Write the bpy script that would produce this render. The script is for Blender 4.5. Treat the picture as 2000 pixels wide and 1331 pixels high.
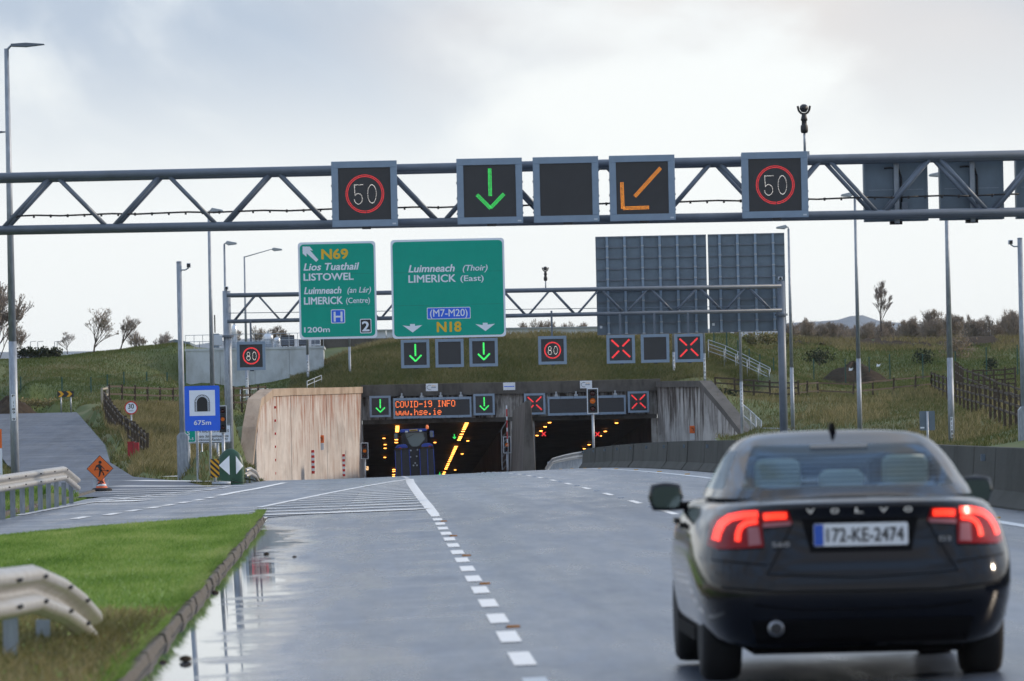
import bpy, math, random
import numpy as np
from mathutils import Vector, Matrix
for o in list(bpy.data.objects): bpy.data.objects.remove(o)
scene = bpy.context.scene
COL = scene.collection
R_ = math.radians
rnd = random.Random(7)
# ---------------------------------------------------------------- camera
F, H = 11111.0, 1.6                       # focal length in px of a 2000 px wide picture, eye height
ROLL, PITCH, YAW = R_(1.25), R_(0.797), R_(1.358)
def _basis():
    sy, cy, sp, cp = math.sin(YAW), math.cos(YAW), math.sin(PITCH), math.cos(PITCH)
    Fw = Vector((sy*cp, cy*cp, sp)); Rt = Vector((cy, -sy, 0)); Up = Rt.cross(Fw)
    ix = Rt*math.cos(ROLL) - Up*math.sin(ROLL); iy = Rt*math.sin(ROLL) + Up*math.cos(ROLL)
    return ix, iy, Fw
IX, IY, FW = _basis()
cam = bpy.data.cameras.new('camera'); camo = bpy.data.objects.new('camera', cam); COL.objects.link(camo)
camo.matrix_world = Matrix(((IX.x, IY.x, -FW.x, 0), (IX.y, IY.y, -FW.y, 0), (IX.z, IY.z, -FW.z, H), (0, 0, 0, 1)))
cam.sensor_width = 36; cam.lens = 200; cam.clip_start = 0.5; cam.clip_end = 30000
cam.dof.use_dof = True; cam.dof.focus_distance = 190; cam.dof.aperture_fstop = 6.3
scene.camera = camo
# ---------------------------------------------------------------- sky and sun
SUN = Vector((0.93, 0.20, 0.34)).normalized()
w = bpy.data.worlds.new('World'); scene.world = w; w.use_nodes = True
nt = w.node_tree; nt.nodes.clear(); N = nt.nodes.new; L = nt.links.new
def nd(t, **k):
    n = nt.nodes.new(t)
    for a, b in k.items(): setattr(n, a, b)
    return n
out = N('ShaderNodeOutputWorld'); bg = N('ShaderNodeBackground'); L(bg.outputs[0], out.inputs[0])
bg.inputs[1].default_value = 0.1
sky = N('ShaderNodeTexSky'); sky.sky_type = 'NISHITA'; sky.sun_disc = False
sky.sun_elevation = math.asin(SUN.z); sky.sun_rotation = math.atan2(SUN.x, SUN.y); sky.air_density = 1.0; sky.dust_density = 2.0
tc = N('ShaderNodeTexCoord'); mp = N('ShaderNodeMapping'); L(tc.outputs['Generated'], mp.inputs[0])
mp.inputs['Scale'].default_value = (1, 1, 2.0)
n1 = N('ShaderNodeTexNoise'); L(mp.outputs[0], n1.inputs['Vector']); n1.inputs['Scale'].default_value = 10; n1.inputs['Detail'].default_value = 7; n1.inputs['Roughness'].default_value = 0.5; n1.inputs['Distortion'].default_value = 0.4
mp.inputs['Location'].default_value = (0.37, 0.0, 0.1)
r1 = N('ShaderNodeMapRange'); L(n1.outputs[0], r1.inputs[0]); r1.inputs[1].default_value = 0.40; r1.inputs[2].default_value = 0.55; r1.interpolation_type = 'SMOOTHSTEP'
sep = N('ShaderNodeSeparateXYZ'); L(tc.outputs['Generated'], sep.inputs[0])
r2 = N('ShaderNodeMapRange'); L(sep.outputs['Z'], r2.inputs[0]); r2.inputs[1].default_value = 0.034; r2.inputs[2].default_value = 0.074; r2.interpolation_type = 'SMOOTHSTEP'
r2.inputs[3].default_value = 0.04
mm = N('ShaderNodeMath'); mm.operation = 'MULTIPLY'; L(r1.outputs[0], mm.inputs[0]); L(r2.outputs[0], mm.inputs[1])
n2 = N('ShaderNodeTexNoise'); L(mp.outputs[0], n2.inputs['Vector']); n2.inputs['Scale'].default_value = 5.5; n2.inputs['Detail'].default_value = 3
r3 = N('ShaderNodeMapRange'); L(n2.outputs[0], r3.inputs[0]); r3.inputs[1].default_value = 0.42; r3.inputs[2].default_value = 0.6
gr = N('ShaderNodeMix'); gr.data_type = 'RGBA'; L(r3.outputs[0], gr.inputs[0])
gr.inputs[6].default_value = (3.7, 4.35, 5.3, 1); gr.inputs[7].default_value = (6.0, 5.8, 5.75, 1)
mx = N('ShaderNodeMix'); mx.data_type = 'RGBA'; L(mm.outputs[0], mx.inputs[0])
L(gr.outputs[2], mx.inputs[7])
hi = N('ShaderNodeMix'); hi.data_type = 'RGBA'; r4 = N('ShaderNodeMapRange'); L(sep.outputs['Z'], r4.inputs[0]); r4.inputs[1].default_value = 0.06; r4.inputs[2].default_value = 0.45; L(r4.outputs[0], hi.inputs[0])
hi.inputs[6].default_value = (7.2, 7.45, 7.45, 1); hi.inputs[7].default_value = (5.0, 7.2, 11.0, 1); L(hi.outputs[2], mx.inputs[6])
m2 = N('ShaderNodeMix'); m2.data_type = 'RGBA'; m2.inputs[0].default_value = 0.93; L(sky.outputs[0], m2.inputs[6]); L(mx.outputs[2], m2.inputs[7])
L(m2.outputs[2], bg.inputs[0])
sl = bpy.data.lights.new('sun', 'SUN'); so = bpy.data.objects.new('sun', sl); COL.objects.link(so)
sl.energy = 2.0; sl.angle = R_(4); sl.color = (1.0, 0.84, 0.66)
so.rotation_euler = SUN.to_track_quat('Z', 'Y').to_euler()
vs = scene.view_settings; vs.view_transform = 'Standard'; vs.look = 'None'; vs.exposure = 0.5; vs.gamma = 1; vs.use_curve_mapping = False
scene.render.engine = 'CYCLES'

# ---------------------------------------------------------------- picture -> place
def ray(px, py):
    u, v = px - 1000.0, 665.5 - py
    return FW + IX*(u/F) + IY*(v/F)
def W(px, py, D):                          # the point of that sight line that lies D metres down the road
    d = ray(px, py); return Vector((d.x*D/d.y, D, H + d.z*D/d.y))
def prof(D):
    z = 0.0
    if D > 92.6: z -= 3.15e-5*(min(D, 430)-92.6)**2
    if D > 260: z -= 3.5e-5*(min(D, 430)-260)**2
    if D > 430: z -= 0.0325*(D-430)
    return z
def Zr(X, D): return prof(D) + 0.022*max(-3.0, min(9.5, X-0.92))
def G(px, py, dz=0.0):                     # where a sight line meets the road surface
    d = ray(px, py); t = 20.0
    while t < 900:
        if H + d.z*t < Zr(d.x*t, d.y*t) + dz: break
        t += 0.25
    return Vector((d.x*t, d.y*t, H + d.z*t))
def m(px, D): return px*D/F                # pixels -> metres at depth D

# ---------------------------------------------------------------- materials
MATS = {}
def mat(name, col, rough=0.6, metal=0.0, noise=0.0, nscale=8.0, bump=0.0, col2=None, emit=None, estr=1.0, spec=0.5, stretch=(1,1,1), bscale=None, coat=0, rmap=None):
    M = bpy.data.materials.new(name); M.use_nodes = True; T = M.node_tree; b = T.nodes['Principled BSDF']
    b.inputs['Base Color'].default_value = (*col, 1); b.inputs['Roughness'].default_value = rough; b.inputs['Metallic'].default_value = metal
    b.inputs['Specular IOR Level'].default_value = spec; b.inputs['Coat Weight'].default_value = coat; b.inputs['Coat Roughness'].default_value = 0.05
    if emit: b.inputs['Emission Color'].default_value = (*emit, 1); b.inputs['Emission Strength'].default_value = estr
    if noise or col2 or bump:
        tcn = T.nodes.new('ShaderNodeTexCoord'); mpn = T.nodes.new('ShaderNodeMapping'); T.links.new(tcn.outputs['Object'], mpn.inputs[0]); mpn.inputs['Scale'].default_value = stretch
        nz = T.nodes.new('ShaderNodeTexNoise'); nz.inputs['Scale'].default_value = nscale; nz.inputs['Detail'].default_value = 6; nz.inputs['Roughness'].default_value = 0.62; T.links.new(mpn.outputs[0], nz.inputs['Vector'])
        if noise or col2:
            rm = T.nodes.new('ShaderNodeMapRange'); rm.inputs[1].default_value = 0.33; rm.inputs[2].default_value = 0.67; T.links.new(nz.outputs[0], rm.inputs[0])
            mxn = T.nodes.new('ShaderNodeMix'); mxn.data_type = 'RGBA'; T.links.new(rm.outputs[0], mxn.inputs[0])
            c2 = col2 or tuple(c*(1-noise) for c in col)
            mxn.inputs[6].default_value = (*col, 1); mxn.inputs[7].default_value = (*c2, 1); T.links.new(mxn.outputs[2], b.inputs['Base Color'])
            if rmap:
                rr = T.nodes.new('ShaderNodeMapRange'); rr.inputs[1].default_value = .3; rr.inputs[2].default_value = .7; rr.inputs[3].default_value = rmap[0]; rr.inputs[4].default_value = rmap[1]
                T.links.new(nz.outputs[0], rr.inputs[0]); T.links.new(rr.outputs[0], b.inputs['Roughness'])
        if bump:
            nb = nz
            if bscale:
                nb = T.nodes.new('ShaderNodeTexNoise'); nb.inputs['Scale'].default_value = bscale; nb.inputs['Detail'].default_value = 4; T.links.new(tcn.outputs['Object'], nb.inputs['Vector'])
            bp = T.nodes.new('ShaderNodeBump'); bp.inputs['Strength'].default_value = bump; bp.inputs['Distance'].default_value = 0.02
            T.links.new(nb.outputs[0], bp.inputs['Height']); T.links.new(bp.outputs[0], b.inputs['Normal'])
    MATS[name] = M; return M
def grassmat(name, c1, c2, c3, scale=0.25, leaf=0.0, stretch=(1,1,1)):
    M = bpy.data.materials.new(name); M.use_nodes = True; T = M.node_tree; b = T.nodes['Principled BSDF']; b.inputs['Roughness'].default_value = 0.75; b.inputs['Specular IOR Level'].default_value = 0.2
    ge = T.nodes.new('ShaderNodeNewGeometry'); nz = T.nodes.new('ShaderNodeTexNoise'); nz.inputs['Scale'].default_value = scale; nz.inputs['Detail'].default_value = 5; mpg = T.nodes.new('ShaderNodeMapping'); mpg.inputs['Scale'].default_value = stretch; T.links.new(ge.outputs['Position'], mpg.inputs[0]); T.links.new(mpg.outputs[0], nz.inputs['Vector'])
    ad = T.nodes.new('ShaderNodeMath'); ad.operation = 'MULTIPLY_ADD'; T.links.new(ge.outputs['Random Per Island'], ad.inputs[0]); ad.inputs[1].default_value = 0.42; T.links.new(nz.outputs[0], ad.inputs[2])
    cr = T.nodes.new('ShaderNodeValToRGB'); T.links.new(ad.outputs[0], cr.inputs[0]); e = cr.color_ramp.elements
    e[0].position = 0.45; e[0].color = (*c1, 1); e[1].position = 1.0; e[1].color = (*c3, 1); k = e.new(0.72); k.color = (*c2, 1)
    T.links.new(cr.outputs[0], b.inputs['Base Color'])
    if leaf:
        tl = T.nodes.new('ShaderNodeBsdfTranslucent'); T.links.new(cr.outputs[0], tl.inputs[0]); ms = T.nodes.new('ShaderNodeMixShader'); ms.inputs[0].default_value = leaf
        T.links.new(b.outputs[0], ms.inputs[1]); T.links.new(tl.outputs[0], ms.inputs[2]); T.links.new(ms.outputs[0], T.nodes['Material Output'].inputs[0])
    MATS[name] = M; return M
mat('gantry_steel', (.13,.16,.205), .42, .0, .2, 3)
mat('pole_steel', (.33,.37,.42), .5, .35, .35, 14, stretch=(1,1,.25))
mat('galv', (.40,.44,.48), .45, .5, .3, 20)
mat('sign_frame', (.23,.31,.41), .5, 0, .12, 4)
mat('screen', (.026,.029,.036), .35, 0, .2, 3)
mat('black', (.012,.012,.014), .5); mat('rubber', (.018,.018,.018), .85, 0, .3, 12)
mat('white_paint', (.74,.78,.83), .55, 0, .06, 6); mat('sign_white', (.78,.84,.93), .45, 0, .05, 5)
mat('sign_green', (.003,.37,.27), .5, 0, .08, 1.5, spec=.2); mat('sign_yellow', (.80,.48,.02), .45); mat('sign_blue', (.012,.13,.80), .4, 0, .08, 2)
mat('sign_red', (.55,.02,.02), .45); mat('sign_back', (.15,.20,.25), .55, .2, .25, 1.6); mat('stud_amber', (.62,.24,.05), .5); mat('sign_orange', (.75,.14,.015), .5); mat('hazard_yellow', (.72,.36,.01), .5)
mat('led_red', (.3,0,0), .5, emit=(1.0,.05,.06), estr=.8); mat('led_white', (.4,.4,.4), .5, emit=(1,.95,.88), estr=1.0)
mat('led_green', (0,.2,.02), .5, emit=(.06,.92,.16), estr=1.0); mat('led_amber', (.3,.1,0), .5, emit=(1.0,.33,.03), estr=1.0); mat('led_orange', (.3,.1,0), .5, emit=(1.0,.18,.05), estr=1.0)
mat('sodium', (.3,.1,0), .5, emit=(1.0,.36,.06), estr=5.0)
mat('led_off', (.028,.030,.036), .5)
mat('wood', (.085,.062,.042), .9, 0, .6, 9, .4); mat('wood_pale', (.42,.38,.31), .9, 0, .4, 9, .3)
mat('fence_green', (.015,.075,.06), .6)
mat('orange_plastic', (.80,.13,.03), .5, 0, .2, 5)
mat('bollard_green', (.008,.062,.032), .4, 0, .2, 3)
mat('soil', (.030,.022,.017), 1.0, 0, .5, 3, .6, col2=(.065,.05,.035), spec=.05)
mat('kerbstone', (.125,.115,.10), .9, 0, .4, 3, .5, col2=(.060,.054,.047), bscale=40)
mat('bin_red', (.33,.012,.02), .5, 0, .2, 4)
mat('tyre', (.012,.012,.013), .85)
mat('clad_white', (.55,.60,.66), .4, .1, .1, 2)
mat('plant_steel', (.62,.66,.70), .3, .8, .2, 5)
mat('hill_far', (.19,.22,.25), 1.0, 0, .25, .01)  # pale tone has part of the distance haze painted into it
# concrete with streaks running down the face
def streaked(name, base, stain, dark, amt=.5, horiz=2.2, seed=0.0, rust=None):
    M = bpy.data.materials.new(name); M.use_nodes = True; T = M.node_tree; b = T.nodes['Principled BSDF']; b.inputs['Roughness'].default_value = .88; b.inputs['Specular IOR Level'].default_value = .25
    ge = T.nodes.new('ShaderNodeNewGeometry')
    def nz(sc, sx, sz, det=6):
        mpn = T.nodes.new('ShaderNodeMapping'); mpn.inputs['Scale'].default_value = (sx, sx*.35, sz); mpn.inputs['Location'].default_value = (seed, seed*2, seed); T.links.new(ge.outputs['Position'], mpn.inputs[0])
        n = T.nodes.new('ShaderNodeTexNoise'); n.inputs['Scale'].default_value = sc; n.inputs['Detail'].default_value = det; n.inputs['Roughness'].default_value = .65; T.links.new(mpn.outputs[0], n.inputs['Vector']); return n
    def rng(n, a, c):
        r = T.nodes.new('ShaderNodeMapRange'); r.inputs[1].default_value = a; r.inputs[2].default_value = c; T.links.new(n.outputs[0], r.inputs[0]); return r
    def mixc(fac, c1, c2):
        x = T.nodes.new('ShaderNodeMix'); x.data_type = 'RGBA'; T.links.new(fac.outputs[0], x.inputs[0])
        for i, c in ((6, c1), (7, c2)):
            if hasattr(c, 'outputs'): T.links.new(c.outputs[2], x.inputs[i])
            else: x.inputs[i].default_value = (*c, 1)
        return x
    a = mixc(rng(nz(1.0, horiz, .22), .42, .68), base, stain)
    c = mixc(rng(nz(1.0, horiz*1.7, .38, 8), .60-.15*amt, .78), a, dark)
    e_ = mixc(rng(nz(.55, 1.6, .9, 8), .44, .60), c, tuple(min(1, x*1.12) for x in base))
    d = mixc(rng(nz(.5, 1, 1), .5, .8), e_, tuple(x*.66 for x in base))
    if rust:
        sz = T.nodes.new('ShaderNodeSeparateXYZ'); T.links.new(ge.outputs['Position'], sz.inputs[0]); zz = T.nodes.new('ShaderNodeMapRange'); zz.inputs[1].default_value = rust[0]; zz.inputs[2].default_value = rust[1]; zz.inputs[3].default_value = -.14; zz.inputs[4].default_value = .12; T.links.new(sz.outputs['Z'], zz.inputs[0])
        ad = T.nodes.new('ShaderNodeMath'); T.links.new(zz.outputs[0], ad.inputs[0]); T.links.new(nz(1.0, horiz*.8, .30, 8).outputs[0], ad.inputs[1]); d = mixc(rng(ad, .50, .66), d, rust[2])
    T.links.new(d.outputs[2], b.inputs['Base Color'])
    bp = T.nodes.new('ShaderNodeBump'); bp.inputs['Strength'].default_value = .4; bp.inputs['Distance'].default_value = .03; T.links.new(nz(6, 1, 1).outputs[0], bp.inputs['Height']); T.links.new(bp.outputs[0], b.inputs['Normal'])
    MATS[name] = M; return M
streaked('wing_concrete', (.46,.42,.385), (.37,.285,.24), (.20,.14,.115), .40, 3.6, 0.0, (-1.5, 4.2, (.27,.135,.09)))
streaked('grey_concrete', (.42,.41,.39), (.20,.18,.155), (.06,.046,.038), .8, 3.0, 3.0, (-2.5, 3.2, (.05,.036,.028)))
streaked('coping_dark', (.10,.092,.082), (.045,.04,.036), (.03,.026,.022), .6, 1.2, 5.0)
streaked('coping_tan', (.36,.28,.21), (.22,.15,.10), (.13,.09,.07), .4, 1.0, 9.0)
streaked('block_concrete', (.46,.50,.53), (.36,.38,.38), (.20,.19,.15), .25, .9, 11.0)
streaked('barrier_concrete', (.062,.064,.058), (.040,.041,.035), (.024,.026,.020), .5, 1.0, 13.0)
streaked('tunnel_wall', (.26,.21,.17), (.20,.16,.13), (.10,.08,.065), .5, .4, 1.0)
grassmat('lawn', (.095,.175,.03), (.215,.33,.07), (.38,.42,.16), .9, .45, (1,.16,1))
grassmat('lawn_ground', (.10,.17,.03), (.17,.26,.055), (.28,.31,.11), .9, 0, (1,.16,1))
grassmat('rough_grass', (.062,.080,.020), (.125,.130,.045), (.27,.22,.115), .16, .35)
grassmat('dry_grass', (.11,.105,.04), (.21,.18,.08), (.36,.29,.15), .2, .35)
grassmat('bank_ground', (.040,.066,.014), (.080,.105,.026), (.135,.120,.052), .12)
grassmat('twigs', (.20,.17,.15), (.27,.23,.20), (.34,.28,.23), .2)
grassmat('autumn_leaf', (.17,.145,.115), (.24,.195,.145), (.33,.245,.155), .2, .3)
grassmat('bank_grass', (.055,.085,.02), (.105,.13,.036), (.19,.165,.075), .12, .35)
grassmat('shrub_leaf', (.012,.022,.008), (.025,.035,.012), (.05,.05,.02), .3)

# ---------------------------------------------------------------- mesh helpers
class MB:
    def __init__(s): s.v = []; s.f = []
    def add(s, vs_, fs):
        n = len(s.v); s.v += [tuple(p) for p in vs_]; s.f += [tuple(i+n for i in q) for q in fs]; return s
    def hexa(s, p): return s.add(p, [(0,3,2,1),(4,5,6,7),(0,1,5,4),(1,2,6,5),(2,3,7,6),(3,0,4,7)])
    def box(s, x0, x1, y0, y1, z0, z1): return s.hexa([(x0,y0,z0),(x1,y0,z0),(x1,y1,z0),(x0,y1,z0),(x0,y0,z1),(x1,y0,z1),(x1,y1,z1),(x0,y1,z1)])
    def bar(s, a, b, wx, wz):
        a, b = Vector(a), Vector(b); d = (b-a).normalized(); up = Vector((0,0,1)) if abs(d.z) < .95 else Vector((0,1,0))
        x = d.cross(up).normalized()*wx/2; z = x.cross(d).normalized()*wz/2
        return s.hexa([a-x-z, a+x-z, b+x-z, b-x-z, a-x+z, a+x+z, b+x+z, b-x+z])
    def cyl(s, a, b, r0, r1=None, n=12, caps=True):
        a, b = Vector(a), Vector(b); r1 = r0 if r1 is None else r1; d = (b-a).normalized(); up = Vector((0,0,1)) if abs(d.z) < .95 else Vector((1,0,0))
        x = d.cross(up).normalized(); y = d.cross(x)
        vs_ = [a+(x*math.cos(t)+y*math.sin(t))*r0 for t in [2*math.pi*i/n for i in range(n)]]+[b+(x*math.cos(t)+y*math.sin(t))*r1 for t in [2*math.pi*i/n for i in range(n)]]
        fs = [(i,(i+1)%n,n+(i+1)%n,n+i) for i in range(n)]
        if caps: fs += [tuple(range(n))[::-1], tuple(range(n,2*n))]
        return s.add(vs_, fs)
    def tube(s, pts, r, n=8):
        for a, b in zip(pts[:-1], pts[1:]): s.cyl(a, b, r, r, n)
        return s
    def prism(s, poly, y0, y1):            # poly in (x, z), counter-clockwise seen from -y
        n = len(poly); vs_ = [(x,y0,z) for x,z in poly]+[(x,y1,z) for x,z in poly]
        return s.add(vs_, [tuple(range(n)), tuple(range(2*n-1,n-1,-1))]+[(i,n+i,n+(i+1)%n,(i+1)%n) for i in range(n)])
    def lathe(s, pr, n=20, c=(0,0,0)):
        vs_ = [(c[0]+r*math.cos(2*math.pi*i/n), c[1]+r*math.sin(2*math.pi*i/n), c[2]+z) for r,z in pr for i in range(n)]
        fs = [(k*n+i,k*n+(i+1)%n,(k+1)*n+(i+1)%n,(k+1)*n+i) for k in range(len(pr)-1) for i in range(n)]
        fs += [tuple(range(n))[::-1], tuple(range((len(pr)-1)*n, len(pr)*n))]
        return s.add(vs_, fs)
    def build(s, name, mt, parent=None, world=False, smooth=False, bevel=0.0):
        me = bpy.data.meshes.new(name); off = Vector((0,0,0))
        if world and parent is not None: off = parent.location
        me.from_pydata([(p[0]-off[0],p[1]-off[1],p[2]-off[2]) for p in s.v], [], s.f); me.materials.append(MATS[mt]); me.update()
        if smooth: me.polygons.foreach_set('use_smooth', [True]*len(me.polygons))
        return link(name, me, parent, bevel)
def link(name, me, parent=None, bevel=0.0):
    o = bpy.data.objects.new(name, me); COL.objects.link(o)
    if parent is not None: o.parent = parent
    if bevel:
        bm = o.modifiers.new('bevel', 'BEVEL'); bm.width = bevel; bm.segments = 2; bm.limit_method = 'ANGLE'
    return o
LABELS = {}
def tag(o, label, cat, group=None):
    o['label'] = label; o['category'] = cat
    if group: o['group'] = group
    return o
def thing(name, label, cat, loc=(0,0,0), rotz=0, group=None):
    o = bpy.data.objects.new(name, None); COL.objects.link(o); o.location = loc; o.rotation_euler = (0,0,rotz); o.empty_display_size = .2
    return tag(o, label, cat, group)
def struct(o): o['kind'] = 'structure'; return o
def stuff(o, label=None, cat=None):
    o['kind'] = 'stuff'
    if label: tag(o, label, cat)
    return o
def rrect(x0, x1, z0, z1, r, n=5):
    p = []
    for cx, cz, a in ((x1-r,z0+r,-90),(x1-r,z1-r,0),(x0+r,z1-r,90),(x0+r,z0+r,180)):
        p += [(cx+r*math.cos(R_(a+90*i/n)), cz+r*math.sin(R_(a+90*i/n))) for i in range(n+1)]
    return p
def text(name, s, x, z, cap, mt, parent, y=-.01, shear=0.0, bold=0.02, width=None, align='L', thick=.004, label=None, spacing=1.0):
    cu = bpy.data.curves.new('t', 'FONT'); cu.body = s; cu.size = 1; cu.shear = shear; cu.offset = 0; cu.space_character = spacing; cu.extrude = 0; cu.resolution_u = 3
    ob = bpy.data.objects.new('t', cu); COL.objects.link(ob); dg = bpy.context.evaluated_depsgraph_get()
    me = bpy.data.meshes.new_from_object(ob.evaluated_get(dg)); bpy.data.objects.remove(ob); bpy.data.curves.remove(cu)
    n = len(me.vertices); co = np.empty(n*3); me.vertices.foreach_get('co', co); co = co.reshape(-1,3)
    k = cap/0.70; ww = co[:,0].max()-co[:,0].min(); sx = k if width is None else width/ww
    xx = (co[:,0]-co[:,0].min())*sx
    if align == 'C': xx -= ww*sx/2
    if align == 'R': xx -= ww*sx
    o3 = np.stack([x+xx, np.full(n, y), z+co[:,1]*k], 1); fs = [tuple(p.vertices) for p in me.polygons]; bpy.data.meshes.remove(me); mb = MB()
    offs = [(0, 0)] if bold <= 0 else [(0, 0), (1, 0), (-1, 0), (0, .8), (0, -.8), (.7, .6), (-.7, -.6), (.7, -.6), (-.7, .6)]
    for j, (dx, dz) in enumerate(offs): mb.add(o3+np.array([dx*bold*k*.8, -.0004*j, dz*bold*k*.8]), fs)
    return mb.build(name, mt, parent)
# ================================================================ roads
def asphalt(name, wet, dr=0.0, dk=1.0):
    M = bpy.data.materials.new(name); M.use_nodes = True; T = M.node_tree; b = T.nodes['Principled BSDF']; K = T.nodes.new; C_ = T.links.new
    ge = K('ShaderNodeNewGeometry')
    def noise(sc, scale=(1,1,1), det=5, rough=.6):
        mp_ = K('ShaderNodeMapping'); mp_.inputs['Scale'].default_value = scale; C_(ge.outputs['Position'], mp_.inputs[0])
        n = K('ShaderNodeTexNoise'); n.inputs['Scale'].default_value = sc; n.inputs['Detail'].default_value = det; n.inputs['Roughness'].default_value = rough; C_(mp_.outputs[0], n.inputs['Vector']); return n.outputs[0]
    def rng(s, a, c, lo=0., hi=1.):
        r = K('ShaderNodeMapRange'); r.inputs[1].default_value = a; r.inputs[2].default_value = c; r.inputs[3].default_value = lo; r.inputs[4].default_value = hi; C_(s, r.inputs[0]); return r.outputs[0]
    def op(o, a, c):
        q = K('ShaderNodeMath'); q.operation = o
        for i, x in enumerate((a, c)):
            if isinstance(x, (int, float)): q.inputs[i].default_value = x
            else: C_(x, q.inputs[i])
        return q.outputs[0]
    grain = noise(38, det=2); patch = noise(1.6, (1,.09,1), 7, .68); band = noise(1.0, (.22,.42,1), 5, .7); track = noise(1.0, (1.1,.012,1), 3)
    col = K('ShaderNodeMix'); col.data_type = 'RGBA'; C_(rng(op('ADD', op('MULTIPLY', patch, .5), op('MULTIPLY', track, .5)), .42, .58), col.inputs[0])
    col.inputs[6].default_value = (.040*dk,.054*dk,.080*dk,1); col.inputs[7].default_value = (.088*dk,.110*dk,.150*dk,1)
    c2 = K('ShaderNodeMix'); c2.data_type = 'RGBA'; c2.blend_type = 'MULTIPLY'; c2.inputs[0].default_value = .55; C_(col.outputs[2], c2.inputs[6])
    gcol = K('ShaderNodeCombineColor'); g_ = rng(op('ADD', op('MULTIPLY', grain, .5), op('MULTIPLY', noise(7, (1,.10,1), 3, .7), .5)), .36, .64, .45, 1.5)
    for i in range(3): C_(g_, gcol.inputs[i])
    C_(gcol.outputs[0], c2.inputs[7]); C_(c2.outputs[2], b.inputs['Base Color'])
    spx = K('ShaderNodeSeparateXYZ'); C_(ge.outputs['Position'], spx.inputs[0]); shoulder = rng(spx.outputs['X'], .6, 1.3, 1, .12)
    rough = op('ADD', op('ADD', op('MULTIPLY', rng(band, .35, .65, -.08, .08), shoulder), .31+dr), rng(patch, .35, .65, -.07, .08))
    bumps = rng(grain, .3, .7)
    bp = K('ShaderNodeBump'); bp.inputs['Distance'].default_value = .006; bp.inputs['Strength'].default_value = .22; C_(bumps, bp.inputs['Height'])
    if wet:                                 # water standing against the kerb
        sp = K('ShaderNodeSeparateXYZ'); C_(ge.outputs['Position'], sp.inputs[0])
        dist = op('ADD', op('ADD', sp.outputs['X'], op('MULTIPLY', sp.outputs['Y'], .0062)), 1.36)      # metres from the kerb face
        edge = op('ADD', dist, op('MULTIPLY', op('SUBTRACT', noise(1, (.5,.30,1), 7, .75), .5), 1.9))
        far = rng(sp.outputs['Y'], 88, 97, 0, .9)
        pud = rng(op('ADD', edge, far), .55, .95, 1, 0)
        cutb = rng(noise(1, (.2,.13,1), 2), .40, .47, 0, 1)
        pud = op('MULTIPLY', pud, rng(sp.outputs['Y'], 97, 99, 1, 0))
        pud = op('MAXIMUM', op('MULTIPLY', pud, rng(noise(1, (.35,.9,1), 6, .75), .36, .50, 0, 1)), op('MULTIPLY', rng(op('ADD', edge, far), .30, .5, 1, 0), rng(sp.outputs['Y'], 97, 99, 1, 0)))
        damp = op('MULTIPLY', rng(edge, .5, 2.6, 1, 0), rng(band, .45, .62))
        rough = op('SUBTRACT', rough, op('MULTIPLY', damp, .16))
        mr = K('ShaderNodeMix'); mr.data_type = 'FLOAT'; C_(pud, mr.inputs[0]); C_(rough, mr.inputs[2]); mr.inputs[3].default_value = .03; C_(mr.outputs[0], b.inputs['Roughness'])
        C_(op('MULTIPLY', op('SUBTRACT', 1.0, pud), .22), bp.inputs['Strength'])
    else: C_(rough, b.inputs['Roughness'])
    C_(bp.outputs[0], b.inputs['Normal']); b.inputs['Specular IOR Level'].default_value = .5; MATS[name] = M
asphalt('asphalt', True); asphalt('asphalt_dry', False, .03); asphalt('asphalt_old', False, .28, .72)
def paint(name, col, worn):
    M = bpy.data.materials.new(name); M.use_nodes = True; T = M.node_tree; b = T.nodes['Principled BSDF']; ge = T.nodes.new('ShaderNodeNewGeometry')
    n = T.nodes.new('ShaderNodeTexNoise'); n.inputs['Scale'].default_value = 5; n.inputs['Detail'].default_value = 6; n.inputs['Roughness'].default_value = .7; T.links.new(ge.outputs['Position'], n.inputs['Vector'])
    r = T.nodes.new('ShaderNodeMapRange'); r.inputs[1].default_value = worn; r.inputs[2].default_value = worn+.16; T.links.new(n.outputs[0], r.inputs[0])
    x = T.nodes.new('ShaderNodeMix'); x.data_type = 'RGBA'; T.links.new(r.outputs[0], x.inputs[0]); x.inputs[6].default_value = (.24,.25,.27,1); x.inputs[7].default_value = (*col, 1); T.links.new(x.outputs[2], b.inputs['Base Color']); b.inputs['Roughness'].default_value = .6; MATS[name] = M
paint('line_white', (.74,.74,.72), .22); paint('line_worn', (.62,.62,.60), .42)

def ribbon(name, rows, mt, zf, parent=None, dz=0.0, nx=14):
    """rows: (D, XL, XR); the surface follows zf"""
    mb = MB(); vs_ = []; fs = []
    for D, a, c in rows:
        for i in range(nx+1):
            X = a+(c-a)*i/nx; vs_.append((X, D, zf(X, D)+dz))
    for r in range(len(rows)-1):
        for i in range(nx):
            k = r*(nx+1)+i; fs.append((k, k+1, k+nx+2, k+nx+1))
    mb.add(vs_, fs); return mb.build(name, mt, parent, smooth=True)
def lerp_rows(tab, D):
    if D <= tab[0][0]: return tab[0][1:]
    for a, c in zip(tab[:-1], tab[1:]):
        if D <= c[0]:
            t = (D-a[0])/(c[0]-a[0]); return tuple(p+(q-p)*t for p, q in zip(a[1:], c[1:]))
    return tab[-1][1:]
def kerbX(D): return -1.36-.0062*D                      # kerb face of the hard shoulder
XBAR = 8.9                                              # traffic face of the central concrete barrier
DP = 380.0                                              # tunnel portal
rows = [(D, kerbX(D)-.02 if D < 103 else -2.1+(D-103)*.0036, XBAR+.1) for D in [-5]+list(range(5, 380, 5))+[380]]
road = struct(ribbon('road', rows, 'asphalt', Zr))
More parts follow.
